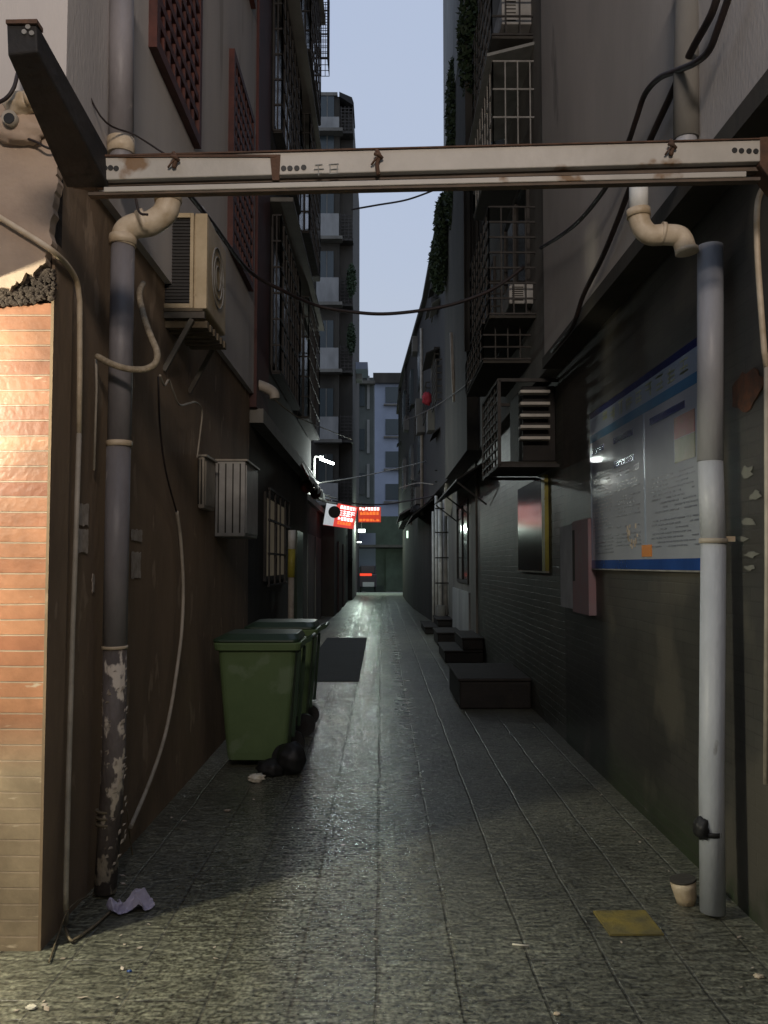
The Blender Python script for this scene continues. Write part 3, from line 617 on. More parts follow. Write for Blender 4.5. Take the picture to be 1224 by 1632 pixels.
t = thing('shop_awning', 'shop awning over the pavement left of the alley mouth', 'awning', (-2.6, 2.6, 2.5))
MB().box(-6, -1.66, 0.9, 3.41, 2.70, 2.73).build('canopy', M['awning_grey'], t)
MB().box(-1.66, -1.64, 0.9, 3.18, 2.325, 2.73).build('valance', M['awning_grey'], t)

# ================================================================ STEEL BEAM
t = thing('steel_beam', 'rusty grey steel channel spanning the alley mouth between both walls', 'beam', P(680, 280, 3.6))
YB = 3.15
def strip(l0, l1, r0, r1, y0, y1, name, m, xl=140, xr=1212, **k):
    return MB().prism([P(xl, l1, y0), P(xr, r1, y0), P(xr, r0, y0), P(xl, l0, y0)], (0, y1-y0, 0)).build(name, m, t, **k)
strip(249, 287, 221, 257, YB, YB+.07, 'web', M['beam_paint'], xl=147, bevel=.004)
strip(247, 249.5, 219.5, 221.5, YB-.008, YB+.08, 'top_rim', M['rust'])
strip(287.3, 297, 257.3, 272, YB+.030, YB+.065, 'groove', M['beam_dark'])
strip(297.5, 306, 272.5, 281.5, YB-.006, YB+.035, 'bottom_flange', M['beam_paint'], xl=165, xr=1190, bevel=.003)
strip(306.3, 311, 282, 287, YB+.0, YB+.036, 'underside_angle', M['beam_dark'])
MB().prism([P(104,240,YB), P(147,246,YB), P(147,292,YB), P(104,286,YB)], (0,.08,0)).build('end_bracket', M['beam_dark'], t, bevel=.004)
MB().prism([P(1211,218,YB), P(1240,216,YB), P(1240,300,YB), P(1211,262,YB)], (0,.09,0)).build('end_bracket', M['rust'], t, bevel=.004)
MB().prism([P(131,246,YB-.006), P(440,246,YB-.006), P(440,250,YB-.006), P(131,250,YB-.006)], (0,.004,0)).build('rust_line', M['rust'], t)
MB().prism([P(430,246,YB-.004), P(447,246,YB-.004), P(445,287,YB-.004), P(434,287,YB-.004)], (0,.003,0)).build('rust_patch', M['rust'], t)
def disc(c, r, dy, n=12):
    return MB().tube([c, Vector(c)+Vector((0,dy,0))], r, n)
for xs, base in (((157,167,176,185), 268), ((452,462,473,484), 267), ((1171,1182,1194,1205), 240)):
    for i, x in enumerate(xs):
        disc(P(x, base+random.uniform(-1,1), YB-.003), .0105, .004).build('bolt_hole', M['black'], t)
g = MB()
for (xa_, ya_, xb_, yb_) in ((502,263,514,262), (500,270,516,269), (503,277,513,276), (507,262,508,280), (524,262,540,261), (525,270,539,269), (526,277,540,276), (526,262,526,278), (538,262,537,277)):
    g.bar(P(xa_,ya_,YB-.003), P(xb_,yb_,YB-.003), .0035, .003)
g.build('faded_marking', M['awning_grey'], t)
for (x, y) in ((278, 247), (602, 243), (1070, 227)):
    g = MB(); g.tube(spline([P(x-2,y-4,YB-.01), P(x+3,y+6,YB-.014), P(x-1,y+18,YB-.012), P(x+1,y+36 if x==602 else y+18,YB-.008)],5), .008, 7)
    g.tube(spline([P(x-5,y+2,YB-.02), P(x+2,y+4,YB-.025), P(x+7,y+9,YB-.012)],4), .007, 7)
    g.tube(spline([P(x+1,y+6,YB-.02), P(x-6,y+14,YB-.02), P(x-10,y+20,YB-.01)],4), .004, 6)
    g.build('wire_tie', M['rust'], t)

t = thing('diagonal_beam', 'dark box beam slanting down to the left end of the steel channel', 'beam', P(60, 120, 3.4))
y0, y1 = 2.68, 3.17
A = [P(14,34,y0), P(62,34,y0), P(76,66,y0+.02), P(28,112,y0+.06)]
A = [P(10,36,y0), P(58,34,y0), P(60,82,y0), P(12,88,y0)]
B = [P(104,240,y1), P(172,240,y1), P(174,300,y1), P(106,300,y1)]
MB().add(A+B, [(0,1,2,3),(7,6,5,4),(0,4,5,1),(1,5,6,2),(2,6,7,3),(3,7,4,0)]).build('box_section', M['stone_step'], t, bevel=.006)
g = MB(); g.prism([P(9,31,y0-.01), P(59,30,y0-.01), P(59,37,y0-.01), P(9,37,y0-.01)], (0,.05,0)); g.build('end_lip', M['rust'], t)
for (x, y) in ((44,42),(50,52),(38,50)): disc(P(x,y,y0-.006), .008, .008).build('bolt', M['grille_pale'], t)

# ================================================================ DRAIN PIPES
t = thing('drain_pipe', 'left drain pipe, grey-purple above and flaking near the ground', 'drain pipe', PG(182, 1416))
Yp = 4.06
def pp(x, y, Y=Yp): return P(x, y, Y)
MB().tube([pp(194,-60), pp(193,226)], .059, 20).build('upper_pipe', M['pipe_grey'], t)
MB().tube([pp(193,222), pp(193,246)], .066, 20).build('coupling', M['pvc'], t)
MB().tube(spline([pp(193,246), pp(200,262), pp(250,290), pp(268,304)], 6), .058, 18).build('offset_pipe', M['pipe_grey'], t)
MB().tube(spline([pp(268,300), pp(269,318), pp(262,340), pp(240,356), pp(216,360), pp(200,370), pp(196,392)], 8), .060, 20).build('elbow', M['pvc'], t, 'yellowed white plastic double elbow')
for a, bb, r in ((((268,305)),((268,322)), .066), (((196,376)),((196,391)), .066), (((236,352)),((224,357)), .0655)):
    MB().tube([pp(*a), pp(*bb)], r, 20).build('elbow_collar', M['pvc'], t)
MB().tube([pp(196,390), pp(190,705)], .056, 20).build('middle_pipe', M['pipe_grey'], t)
MB().tube([pp(190,703), pp(190,712)], .061, 20).build('joint_ring', M['pvc'], t)
MB().tube([pp(189,712), pp(183,1030)], .057, 20).build('lower_pipe', M['pipe_grey'], t)
MB().tube([pp(183,1029), pp(183,1034)], .0605, 20).build('joint_ring', M['pvc'], t)
b0 = PG(180, 1413)
MB().tube([pp(183,1034), pp(182,1200), (b0.x, Yp, .02)], [.055,.054,.052], 20).build('flaking_pipe', M['pipe_flaky'], t, 'bottom length with peeling pale paint')
g = MB()
for i in range(70):   # flakes of paint standing off the pipe
    z = random.uniform(.15, 1.05); an = random.uniform(math.pi*.98, math.pi*2.02); r = .0575
    c = Vector((pp(182,1200).x + math.cos(an)*r, Yp + math.sin(an)*r, z)); tv = Vector((-math.sin(an), math.cos(an), 0))
    s = random.uniform(.004, .016); h = random.uniform(.006, .03)
    g.add([c-tv*s, c+tv*s*.8+Vector((0,0,h*.3)), c+tv*s*.6+Vector((math.cos(an)*.005, math.sin(an)*.005, h)), c-tv*s*.5+Vector((0,0,h*.8))], [(0,1,2,3)])
g.build('paint_flakes', M['paper_dull'], t)
for z in (.33, .36, .39): MB().tube([(b0.x+.005, Yp, z), (b0.x+.005, Yp, z+.012)], .0555, 18).build('tape_band', M['rust_slat'], t)

t = thing('drain_pipe', 'right drain pipe, blue-grey with painted shade above, painted lamplight towards the ground', 'drain pipe', PG(1132, 1456))
Yq = 3.82
def qq(x, y, Y=Yq): return P(x, y, Y)
MB().tube([qq(1098,-60), qq(1094,120), qq(1094,222)], .058, 20).build('upper_pipe', M['concrete_grey'], t)
MB().tube(spline([qq(1094,220), qq(1086,238), qq(1030,272), qq(1018,292)], 6), .05, 18).build('offset_pipe', M['pipe_shaded'], t)
MB().tube([qq(1018,288), qq(1018,338)], .043, 18).build('white_pipe', M['metal_white'], t)
MB().tube(spline([qq(1018,336), qq(1021,358), qq(1036,374), qq(1062,374), qq(1084,378), qq(1094,400)], 8), .0475, 20).build('elbow', M['pvc'], t, 'yellowed plastic double elbow, open at the end')
MB().tube([qq(1017,334), qq(1018,346)], .054, 18).build('elbow_collar', M['pvc'], t)
MB().tube([qq(1052,372), qq(1058,373)], .053, 18).build('elbow_collar', M['pvc'], t)
MB().tube([qq(1094,396), qq(1095,404)], .052, 18).build('elbow_collar', M['pvc'], t)
MB().tube([qq(1132,392), qq(1132,735)], .057, 20).build('middle_pipe', M['pipe_shaded'], t)
MB().tube([qq(1132,735), qq(1137,860)], .055, 20).build('lower_pipe', M['pipe_lit'], t)
MB().tube([qq(1137,858), qq(1137,866)], .062, 20).build('joint_ring', M['pvc_dim'], t)
MB().tube([qq(1137,866), qq(1134,1250), (PG(1132,1456).x, Yq, .02)], .0545, 20).build('bottom_pipe', M['pipe_lit'], t)
c = qq(1160, 859); MB().box(c.x-.03, c.x+.03, Yq-.01, Yq+.02, c.z-.012, c.z+.012).build('clamp', M['pvc'], t)

# black rag + white pot by the right pipe
t = thing('black_wrap', 'small black wrap tied round the right drain pipe near its foot', 'wrap', PG(1095, 1400))
def blob(center, rx, ry, rz, m, name, par=None, seed=1, sub=3, amp=.25, fr=3.0):
    rnd = random.Random(seed); t_ = bmesh.new(); bmesh.ops.create_icosphere(t_, subdivisions=sub, radius=1)
    ph = [rnd.uniform(0, 6) for _ in range(9)]
    vs = []
    for v in t_.verts:
        n_ = v.co.normalized(); d = 1 + amp*(math.sin(fr*n_.x*2+ph[0])*math.sin(fr*n_.y*2.3+ph[1]) + .6*math.sin(fr*n_.z*3+ph[2]+fr*n_.x) + .4*math.sin(fr*4*n_.y+ph[3]+3*n_.z))
        vs.append(Vector(center)+Vector((n_.x*rx*d, n_.y*ry*d, n_.z*rz*d)))
    mb = MB().add(vs, [[v.index for v in f.verts] for f in t_.faces], True); t_.free()
    return mb.build(name, m, par)
c = P(1118, 1320, 3.80); blob(c, .035, .04, .05, M['black'], 'knot', t, 9, 3, .12)
MB().tube([qq(1132,1322), qq(1132,1330)], .0575, 18).build('band', M['black'], t)
t = thing('white_pot', 'small broken white pot standing beside the right drain pipe', 'pot', PG(1090, 1445))
c = PG(1093, 1440); MB().tube([(c.x, c.y, .0), (c.x, c.y, .03), (c.x-.008, c.y, .075), (c.x-.012, c.y, .105)], [.040,.048,.055,.057], 18).build('pot', M['pvc'], t)
MB().tube([(c.x-.012, c.y, .105), (c.x-.013, c.y, .113)], [.060,.058], 18).build('rim', M['concrete_dark'], t)

# ================================================================ CONDUITS, HOSES, CABLES
XW = XL+.03
o = MB().tube(spline([P(-40,322,3.42), P(0,347,3.42), P(60,384,3.42), P(86,402,3.43), PX(108,424,XW), PX(122,448,XW), PX(127,480,XW)], 6) + [PX(127,600,XW), PX(126,690,XW)], .0125, 10)
tag(o.build('conduit', M['pvc']), 'cream plastic conduit bending round the corner beside the orange tiles', 'conduit')
c0 = tag(MB().tube([PX(126,690,XW), PX(121,860,XW), PX(116,1000,XW), PX(109,1250,XW+.01), PX(105,1420,XW+.03), Vector((PG(105,1484).x, PG(105,1484).y, .03))], .0115, 10).build('conduit', M['pvc_dim']), 'grey-white conduit running down from the cream one to the paving', 'conduit')
tag(MB().tube(spline([PG(104,1490)+Vector((0,0,.03)), PG(112,1506)+Vector((0,0,.02)), PG(122,1500)+Vector((0,0,.012)), PG(150,1480)+Vector((0,0,.012)), PG(178,1455)+Vector((0,0,.012))], 6), .006, 8).build('cable', M['rust_slat']), 'brown cable end curling on the paving at the foot of the conduit', 'cable')
tag(MB().tube(spline([PG(78,1538)+Vector((0,0,.01)), PG(92,1500)+Vector((0,0,.02)), PX(110,1448,XL+.06), PX(140,1428,XL+.04), PX(160,1418,XL+.03)], 6), .004, 6).build('wire', M['rust_slat']), 'thin loop of wire at the foot of the corner wall', 'wire')
# right conduit
tag(MB().tube(spline([P(1232,278,3.45), P(1216,300,3.45), P(1207,330,3.45), P(1207,400,3.45), P(1212,480,3.45), P(1218,560,3.45)], 6) + [P(1222,585,3.45)], .0125, 10).build('conduit', M['pvc']), 'curved cream conduit at the right edge of the alley mouth', 'conduit')
tag(MB().tube([P(1222,585,3.45), P(1223,900,3.45), P(1221,1250,3.45)], .0115, 10).build('conduit', M['pvc_dim']), 'dull grey conduit under the curved one, right edge', 'conduit')
# taped hose around left pipe
o = MB().tube(spline([PX(228,452,XL+.10), P(222,468,4.25), P(228,500,4.1), P(240,535,3.98), P(250,560,3.93), P(248,578,3.91), P(232,588,3.90), P(205,588,3.88), P(178,580,3.88), P(155,568,3.93)], 8), .0155, 10)
tag(o.build('hose', M['hose']), 'thick taped hose looping in front of the left drain pipe', 'hose')
tag(MB().tube([P(153,566,3.95), PX(154,620,XL+.02), PX(150,750,XL+.02)], .006, 7).build('conduit', M['pvc_dim']), 'thin grey tube dropping from the end of the taped hose', 'conduit')
# wavy white lead to meters
tag(MB().tube(spline([PX(255,598,-1.30), PX(262,614,-1.30), PX(269,606,-1.30), PX(277,626,-1.30), PX(286,645,-1.30), PX(300,643,-1.30), PX(312,641,-1.30), PX(322,655,-1.30), PX(319,690,-1.32), PX(314,730,-1.34)], 8), .0065, 8).build('wire', M['pvc_dim']), 'wavy cream lead running down to the meter boxes', 'wire')
# long hose down the left wall
Xh = XL+.05
tag(MB().tube(spline([PX(282,815,Xh), PX(288,860,Xh), PX(292,930,Xh), PX(290,1000,Xh), PX(283,1060,Xh), PX(272,1130,Xh), PX(258,1190,Xh), PX(235,1255,Xh), PX(208,1318,Xh+.02)], 8), .0115, 10).build('hose', M['pvc_dim']), 'long beige hose bowing down the brown left wall', 'hose')
tag(MB().tube(spline([PX(252,600,Xh), PX(255,680,Xh), PX(264,750,Xh), PX(281,815,Xh)], 6), .006, 8).build('cable', M['cable']), 'black lead feeding the top of the beige hose', 'cable')
tag(MB().tube(spline([PX(202,1290,Xh), PX(208,1340,Xh), PX(216,1396,Xh)], 6), .004, 6).build('wire', M['rust_slat']), 'short thin wire dangling behind the flaking pipe', 'wire')
# sagging cable across the alley
tag(MB().tube(spline([P(297,305,5.2), P(340,358,6), P(395,430,7.2), P(450,463,7.6), P(505,487,8), P(560,497,8), P(620,500,8), P(700,490,8), P(760,472,8), P(800,452,8), P(835,425,8)], 7), .017, 8).build('sagging_cable', M['cable']), 'thick dark cable sagging across the strip of sky', 'cable')
tag(MB().tube(spline([P(215,310,3.9), P(222,338,3.9), P(236,342,3.9)], 5), .006, 7).build('cable', M['cable']), 'short dark lead under the left end of the steel channel', 'cable')
tag(MB().tube(spline([P(560,334,20), P(600,327,20), P(650,318,20), P(700,300,20), P(715,296,20)], 6), .022, 6).build('wire', M['cable']), 'thin wire rising across the sky just below the beam', 'wire')
Xc = XRU-.05
tag(MB().tube(spline([PX(1150,-30,Xc), PX(1135,20,Xc), PX(1108,70,Xc), PX(1088,110,Xc), PX(1070,150,Xc), PX(1040,215,Xc), PX(1018,265,Xc), PX(1000,310,Xc), PX(985,350,Xc), PX(960,410,Xc), PX(930,470,Xc), PX(912,520,Xc), PX(880,560,Xc)], 6), .017, 9).build('cable', M['cable']), 'heavy dark cable running straight down the right upper wall to the cages', 'cable')
tag(MB().tube(spline([PX(1170,-30,Xc-.04), PX(1146,40,Xc-.04), PX(1130,80,Xc-.04), PX(1108,100,Xc-.04), PX(1080,112,Xc-.04), PX(1050,125,Xc-.04), PX(1028,150,Xc-.04), PX(1014,190,Xc-.04), PX(998,235,Xc-.04), PX(968,295,Xc-.04), PX(925,350,Xc-.04), PX(890,378,Xc-.04), PX(862,395,Xc-.04)], 6), .015, 9).build('cable', M['cable']), 'dark cable with a hump, bending left beside the straight one', 'cable')
tag(MB().tube(spline([P(105,60,3.7), P(160,185,3.85), P(215,215,4.0), P(262,245,3.7)], 6), .0045, 6).build('wire', M['cable']), 'thin wire slanting down over the left upper pipe to the beam', 'wire')
tag(MB().tube(spline([P(18,212,3.40), P(55,225,3.40), P(85,238,3.41), P(150,243,3.55)], 6), .005, 6).build('wire', M['cable']), 'thin wire from the cream plaster to the steel channel', 'wire')
tag(MB().tube(spline([P(-20,170,3.35), P(8,158,3.33), P(22,140,3.33), P(28,118,3.36), P(34,100,3.5)], 6), .008, 7).build('cable', M['cable']), 'black cable curling at the top left corner', 'cable')
tag(MB().tube(spline([P(432,632,9.5), P(460,655,10), P(490,672,11), P(560,700,16)], 6), .007, 6).build('wire', M['rust_slat']), 'thin wire drooping from the white pipe stub on the left', 'wire')
tag(MB().tube(spline([P(505,770,18), P(560,762,20), P(610,752,22), P(680,735,24)], 6), .014, 6).build('wire', M['metal_white']), 'taut pale wire catching the lamp light above the red signs', 'wire')
tag(MB().tube(spline([P(530,798,23), P(570,803,23), P(610,804,23), P(650,798,22), P(692,790,20.5)], 6), .022, 6).build('wire', M['cable']), 'dark wire carrying the red signs across the alley', 'wire')
tag(MB().tube(spline([P(640,672,20), P(680,655,17), P(720,630,14), P(770,590,10), P(800,560,9)], 6), .010, 6).build('wire', M['cable']), 'dark wire running up to the cages on the right', 'wire')
tag(MB().tube(spline([P(636,778,24), P(665,770,22), P(690,772,20.5)], 6), .012, 6).build('wire', M['pvc_dim']), 'short pale wire beside the bundle of white pipes', 'wire')

# ================================================================ AIR CONDITIONER left
q = P(243, 490, 5.3); qt = P(243, 338, 5.3)
x0, x1 = q.x, P(328, 490, 5.3).x; zb, zt = q.z, qt.z
t = thing('air_conditioner', 'yellowed air conditioner on brackets, high on the left wall', 'air conditioner', (x0, 5.3, zb))
g = MB(); g.box(x0, x1, 5.34, 5.98, zb, zt); g.build('casing', M['ac_cream'], t, bevel=.012)
xg = P(301, 490, 5.3).x
g = MB(); g.box(x0, x0+.035, 5.31, 5.34, zb, zt); g.box(xg, xg+.022, 5.31, 5.34, zb, zt); g.box(xg+.03, x1, 5.318, 5.34, zb, zt); g.box(x0+.035, xg, 5.31, 5.34, zb, zb+.03); g.box(x0+.035, xg, 5.31, 5.34, zt-.03, zt)
g.build('side_frame', M['ac_cream'], t, bevel=.003)
MB().box(x0+.035, xg, 5.332, 5.338, zb+.03, zt-.03).build('coil_panel', M['black'], t)
g = MB()
for i in range(26): z = zb+.04+(zt-zb-.08)*i/25; g.box(x0+.036, xg-.001, 5.322, 5.331, z, z+.004)
g.build('fins', M['grille_steel'], t)
g = MB()   # front fan grille facing the alley
for r in (.08, .14, .20): g.tube([(x1+.006, 5.66+r*math.cos(a*math.pi/16), (zb+zt)/2+r*math.sin(a*math.pi/16)) for a in range(33)], .005, 6)
g.build('fan_guard', M['grille_pale'], t)
MB().tube([(x0+.02, 5.30, zb+.03), (x0+.02, 5.30, zt+.1)], .006, 6).build('drip_tube', M['pvc'], t)
t2 = thing('wall_bracket', 'rusty bracket and slatted tray below the yellowed air conditioner', 'bracket', (x0, 5.35, zb-.1))
ya, yb_ = 5.32, 6.02
for y in (ya, yb_):
    g = MB(); g.bar((XL, y, zb-.045), (x1-.01, y, zb-.045), .03, .04); g.bar((XL, y, zb-.40), (x1-.09, y, zb-.07), .025, .03)
    g.build('arm', M['bracket'], t2)
g = MB()
for i in range(6): g.box(x0+.06+i*.01, x1-.0+i*.004, 5.35+i*.1, 5.41+i*.1, zb-.115-.0*i, zb-.07)
g.box(x0-.02, x1-.02, 5.30, 5.34, zb-.022, zb-.004)
g.build('slatted_tray', M['rust_slat'], t2)
# arched awning strip next to the unit (pale curved bracket)
tag(MB().tube(spline([P(322,330,5.9), P(338,362,5.9), P(350,395,5.95), P(353,430,6.0)], 6), .012, 8).build('curved_strap', M['concrete_pale']), 'pale curved strap beside the yellowed air conditioner', 'strap')

# meter boxes
def wallbox(label, p_a, p_b, Y0, Y1, x_in, m, grp='meter boxes on the left wall'):
    a, d = P(p_a[0], p_b[1], Y0), P(p_b[0], p_a[1], Y0)
    t = thing('meter_box', label, 'meter box', (XL, Y0, a.z), grp)
    MB().box(XL, d.x, Y0, Y1, a.z, d.z).build('case', m, t, bevel=.008)
    g = MB(); n = 4
    for i in range(n): 
        xx = a.x+.01+(d.x-a.x-.02)*(i+.5)/n; g.box(xx-.006, xx+.004, Y0-.006, Y0-.001, a.z+.03, d.z-.02)
    g.build('ribs', M['concrete_dark'], t)
    MB().box(d.x+.001, d.x+.008, Y0+.03, Y1-.03, a.z+.03, d.z-.03).build('door', m, t)
    g = MB().box(XL, d.x+.02, Y0-.015, Y1+.01, d.z+.001, d.z+.016).build('lid', M['pvc_dim'], t)
    return t
wallbox('narrow pale meter box nearest on the left wall, below the wavy lead', (303,728), (326,810), 6.35, 6.75, 0, M['pvc_dim'])
wallbox('wider grimy pale cabinet just behind the narrow meter box', (340,735), (391,855), 7.0, 7.7, 0, M['ac_white'])

# torn bills on left
def sheet(name, label, cat, X, ys, zs, m, s, grp=None, torn=True, th=.003):
    pts = []; (ya, yb_), (za, zb_) = ys, zs; n = 6
    jit = lambda: random.uniform(-.006, .006) if torn else 0
    for i in range(n): pts.append((X, ya+(yb_-ya)*i/n, za+jit()))
    for i in range(n): pts.append((X, yb_+jit(), za+(zb_-za)*i/n))
    for i in range(n): pts.append((X, yb_-(yb_-ya)*i/n, zb_+jit()))
    for i in range(n): pts.append((X, ya+jit(), zb_-(zb_-za)*i/n))
    return tag(MB().prism(pts, (s*th, 0, 0)).build(name, m), label, cat, grp)
def sheetpx(name, label, cat, X, x0, y0, x1, y1, m, s, **k):
    a, d = PX(x0, y1, X), PX(x1, y0, X); a2 = PX(x0, y0, X)
    return sheet(name, label, cat, X, (a.y, d.y), (a.z, a2.z), m, s, **k)
sheetpx('paper_bill', 'small torn bill beside the conduit, upper of a pair', 'paper bill', XL+.002, 124, 801, 141, 837, M['paper_dull'], 1, grp='torn bills on the brown wall')
sheetpx('paper_bill', 'small torn bill beside the conduit, lower of a pair', 'paper bill', XL+.002, 124, 842, 140, 881, M['paper_dull'], 1, grp='torn bills on the brown wall')
sheetpx('paper_bill', 'scrap of whitish paper right of the left drain pipe, upper', 'paper bill', XL+.002, 209, 843, 226, 862, M['paper_dull'], 1, grp='torn bills on the brown wall')
sheetpx('paper_bill', 'pinkish shredded paper right of the left drain pipe, lower', 'paper bill', XL+.002, 209, 880, 224, 922, M['paper_dull'], 1, grp='torn bills on the brown wall')
sheetpx('paper_bill', 'thin curl of paper left of the left drain pipe', 'paper bill', XL+.002, 146, 915, 150, 944, M['paper_dull'], 1, grp='torn bills on the brown wall')

# fixture top left
t = thing('wall_fixture', 'pale lumpy fixture with a dark round hole, top of the cream plaster', 'fixture', P(30, 190, 3.4))
MB().tube(spline([P(42,160,3.36), P(60,155,3.36), P(84,153,3.36)], 4), [.030,.028,.027,.027,.027,.027,.027,.027,.032], 14).build('pipe_stub', M['pvc'], t)
blob(P(36, 166, 3.40), .075, .05, .05, M['pvc'], 'cap', t, 5, 3, .12)
blob(P(30, 205, 3.42), .12, .04, .07, M['cream_plaster'], 'plaster_lump', t, 8, 3, .15)
disc(P(14, 186, 3.355), .030, .05, 16).build('hole_ring', M['pvc_dim'], t)
disc(P(14, 188, 3.350), .022, .004, 16).build('hole', M['black'], t)

# ================================================================ BINS
def wheelie_bin(loc, label, scale=1):
    t = thing('wheelie_bin', label, 'bin', loc, 'green wheelie bins')
    ox, oy, _ = loc
    # rear (wheels, handle) faces the alley (+x); long side faces the camera
    Wb, Wt, Db, Dt, H = .50, .64, .44, .56, .95
    def ring(z, x0, x1, y0, y1, r=.05, n=5):
        out = []
        for cx, cy, a0 in ((x1-r, y0+r, -90), (x1-r, y1-r, 0), (x0+r, y1-r, 90), (x0+r, y0+r, 180)):
            for k in range(n): a = R(a0+90*k/(n-1)); out.append(Vector((ox+cx+r*math.cos(a), oy+cy+r*math.sin(a), z)))
        return out
    def loft(rings, name, m, par=t):
        g = MB(); n = len(rings[0]); vs = [v for r_ in rings for v in r_]
        fs = [(i*n+k, i*n+(k+1)%n, (i+1)*n+(k+1)%n, (i+1)*n+k) for i in range(len(rings)-1) for k in range(n)]
        fs += [list(range(n))[::-1], [len(vs)-n+k for k in range(n)]]
        g.add(vs, fs, False); o = g.build(name, m, par)
        o.modifiers.new('bevel', 'BEVEL').width = .006; return o
    loft([ring(.06, .07, .48, .12, .50), ring(.12, .06, .52, .11, .51), ring(.5, .03, .56, .07, .55), ring(H, 0, .60, .03, .58)], 'body', M['bin_green'])
    loft([ring(H-.05, -.02, .63, 0, .60, .06), ring(H, -.03, .64, -.01, .61, .06), ring(H+.012, -.03, .64, -.01, .61, .06)], 'rim', M['bin_green'])
    loft([ring(H+.016, -.035, .62, -.015, .615, .06), ring(H+.035, -.03, .62, -.01, .61, .06), ring(H+.075, .05, .60, .06, .54, .08)], 'lid', M['bin_dark'])
    g = MB()
    for y in (.10, .50): g.bar((ox+.60, oy+y, H-.02), (ox+.70, oy+y, H+.03), .03)
    g.tube([(ox+.70, oy+.07, H+.03), (ox+.70, oy+.53, H+.03)], .016, 10); g.build('handle', M['bin_dark'], t)
    for y in (.09, .52): MB().bar((ox+.62, oy+y, H-.06), (ox+.575, oy+y, .25), .025, .03).build('rear_rib', M['bin_dark'], t)
    for y in (.04, .57):
        w_ = MB().tube([(ox+.52, oy+y-.025, .10), (ox+.52, oy+y+.025, .10)], .10, 24).build('wheel', M['black'], t)
        MB().tube([(ox+.52, oy+y-.03, .10), (ox+.52, oy+y+.03, .10)], .035, 16).build('hub', M['stone_step'], w_)
    MB().tube([(ox+.52, oy+.05, .10), (ox+.52, oy+.56, .10)], .012, 8).build('axle', M['grille_steel'], t)
    return t
wheelie_bin((-1.245, 6.42, 0), 'green wheelie bin standing nearest, in front of the other bin')
wheelie_bin((-1.22, 7.72, 0), 'second green wheelie bin, mostly hidden behind the nearer one')
t = thing('wheel_mass', 'black blob standing for the dark mass at the wheels of the nearer green bin', 'bag', PG(470, 1205))
blob((-.67, 6.38, .11), .11, .12, .12, M['black'], 'dark_mass', t, 11, 4, .05)  # black blob that fills out the dark mass of the wheels
blob((-.82, 6.33, .05), .10, .08, .07, M['black'], 'dark_mass_fold', t, 12, 3, .15)

# ================================================================ LEFT DETAILS FURTHER IN
t = thing('pipe_stub', 'pale elbow pipe poking out of the left wall below the red strip', 'pipe', PX(400, 610, XL))
MB().tube(spline([P(396,607,9.0), P(408,612,9.0), P(424,618,9.0), P(436,626,9.0), P(438,636,9.0)], 6), .055, 14).build('elbow', M['pvc_dim'], t)
MB().tube([P(396,607,9.0), P(401,609,9.0)], .066, 14).build('collar', M['pvc_dim'], t)
t = thing('drain_pipe', 'post-like pipe with a white top and yellow band past the barred window', 'drain pipe', PG(461, 1010))
MB().tube([P(465,845,11.9), P(465,875,11.9)], .052, 12).build('white_length', M['metal_white'], t)
MB().tube([P(465,875,11.9), P(464,920,11.9)], .052, 12).build('yellow_length', M['yellow_frame'], t)
MB().tube([P(464,920,11.9), (P(463,1000,11.9).x, 11.9, 0)], .043, 12).build('dull_length', M['pvc_dim'], t)
t = tag(MB().tube([P(476,500,13), P(476,560,13)], .045, 10).build('drain_pipe', M['pvc_dim']), 'short whitish length of pipe high on the dark left flats', 'drain pipe')
# awning with lit edge
t = thing('awning', 'dark red awning with a ragged white edge lit by the tube lamp', 'awning', P(490, 780, 15.8))
mb = MB(); n = 16; vs = []
for i in range(n+1):
    y = 13.2+3.4*i/n; dz = .03*math.sin(i*1.9)
    vs += [Vector((XLU, y, 3.32+dz)), Vector((-1.14-.02*math.sin(i*2.3), y, 2.92+dz*1.5))]
mb.add(vs, [(2*i, 2*i+1, 2*i+3, 2*i+2) for i in range(n)])
o = mb.build('canopy', M['awning_red'], t); o.modifiers.new('s', 'SOLIDIFY').thickness = .015
mb = MB(); vs = []
for i in range(n+1):
    y = 13.2+3.4*i/n; x = -1.14-.02*math.sin(i*2.3); z = 2.92+.045*math.sin(i*1.9)
    vs += [Vector((x+.004, y, z+.03)), Vector((x+.01, y, z-.05-.05*abs(math.sin(i*3.1))))]
mb.add(vs, [(2*i, 2*i+1, 2*i+3, 2*i+2) for i in range(n)])
o = mb.build('edge_trim', M['awning_white'], t); o.modifiers.new('s', 'SOLIDIFY').thickness = .006
for k, (px, py, rr) in enumerate(((489, 775, .11), (503, 786, .10))):
    o = blob(P(px, py, 14.6+k), rr, rr, rr*1.1, M['awning_red'], 'lantern', None, 20+k, 3, .03)
    tag(o, ['dark red lantern hanging under the lit edge of the awning', 'smaller dark red lantern just behind the first one'][k], 'lantern', 'lanterns under the awning')
t = thing('tube_lamp', 'bright white tube lamp over the shops on the left', 'lamp', (-1.3, 17.1, 3.6))
MB().tube([(-1.24, 17.1, 3.69), (-0.98, 17.25, 3.61)], .026, 10).build('tube', M['lamp_on'], t)
MB().box(-1.36, -1.18, 17.09, 17.17, 3.72, 3.75).build('fitting', M['metal_white'], t)
MB().bar((-1.36, 17.15, 3.2), (-1.36, 17.15, 3.75), .03).build('bracket', M['metal_white'], t)
t = thing('strip_lamp', 'small bright strip lamp at the tip of the white awning edge', 'lamp', P(480, 742, 13.6))
MB().tube([P(470,736,13.8), P(483,748,14.2)], .03, 8).build('tube', mat('lit_dim_tube', (1,1,1), None, emit=(.9,1,.95), es=1.4), t)
MB().tube([P(462,726,13.7), P(470,736,13.8)], .012, 6).build('stem', M['metal_white'], t)
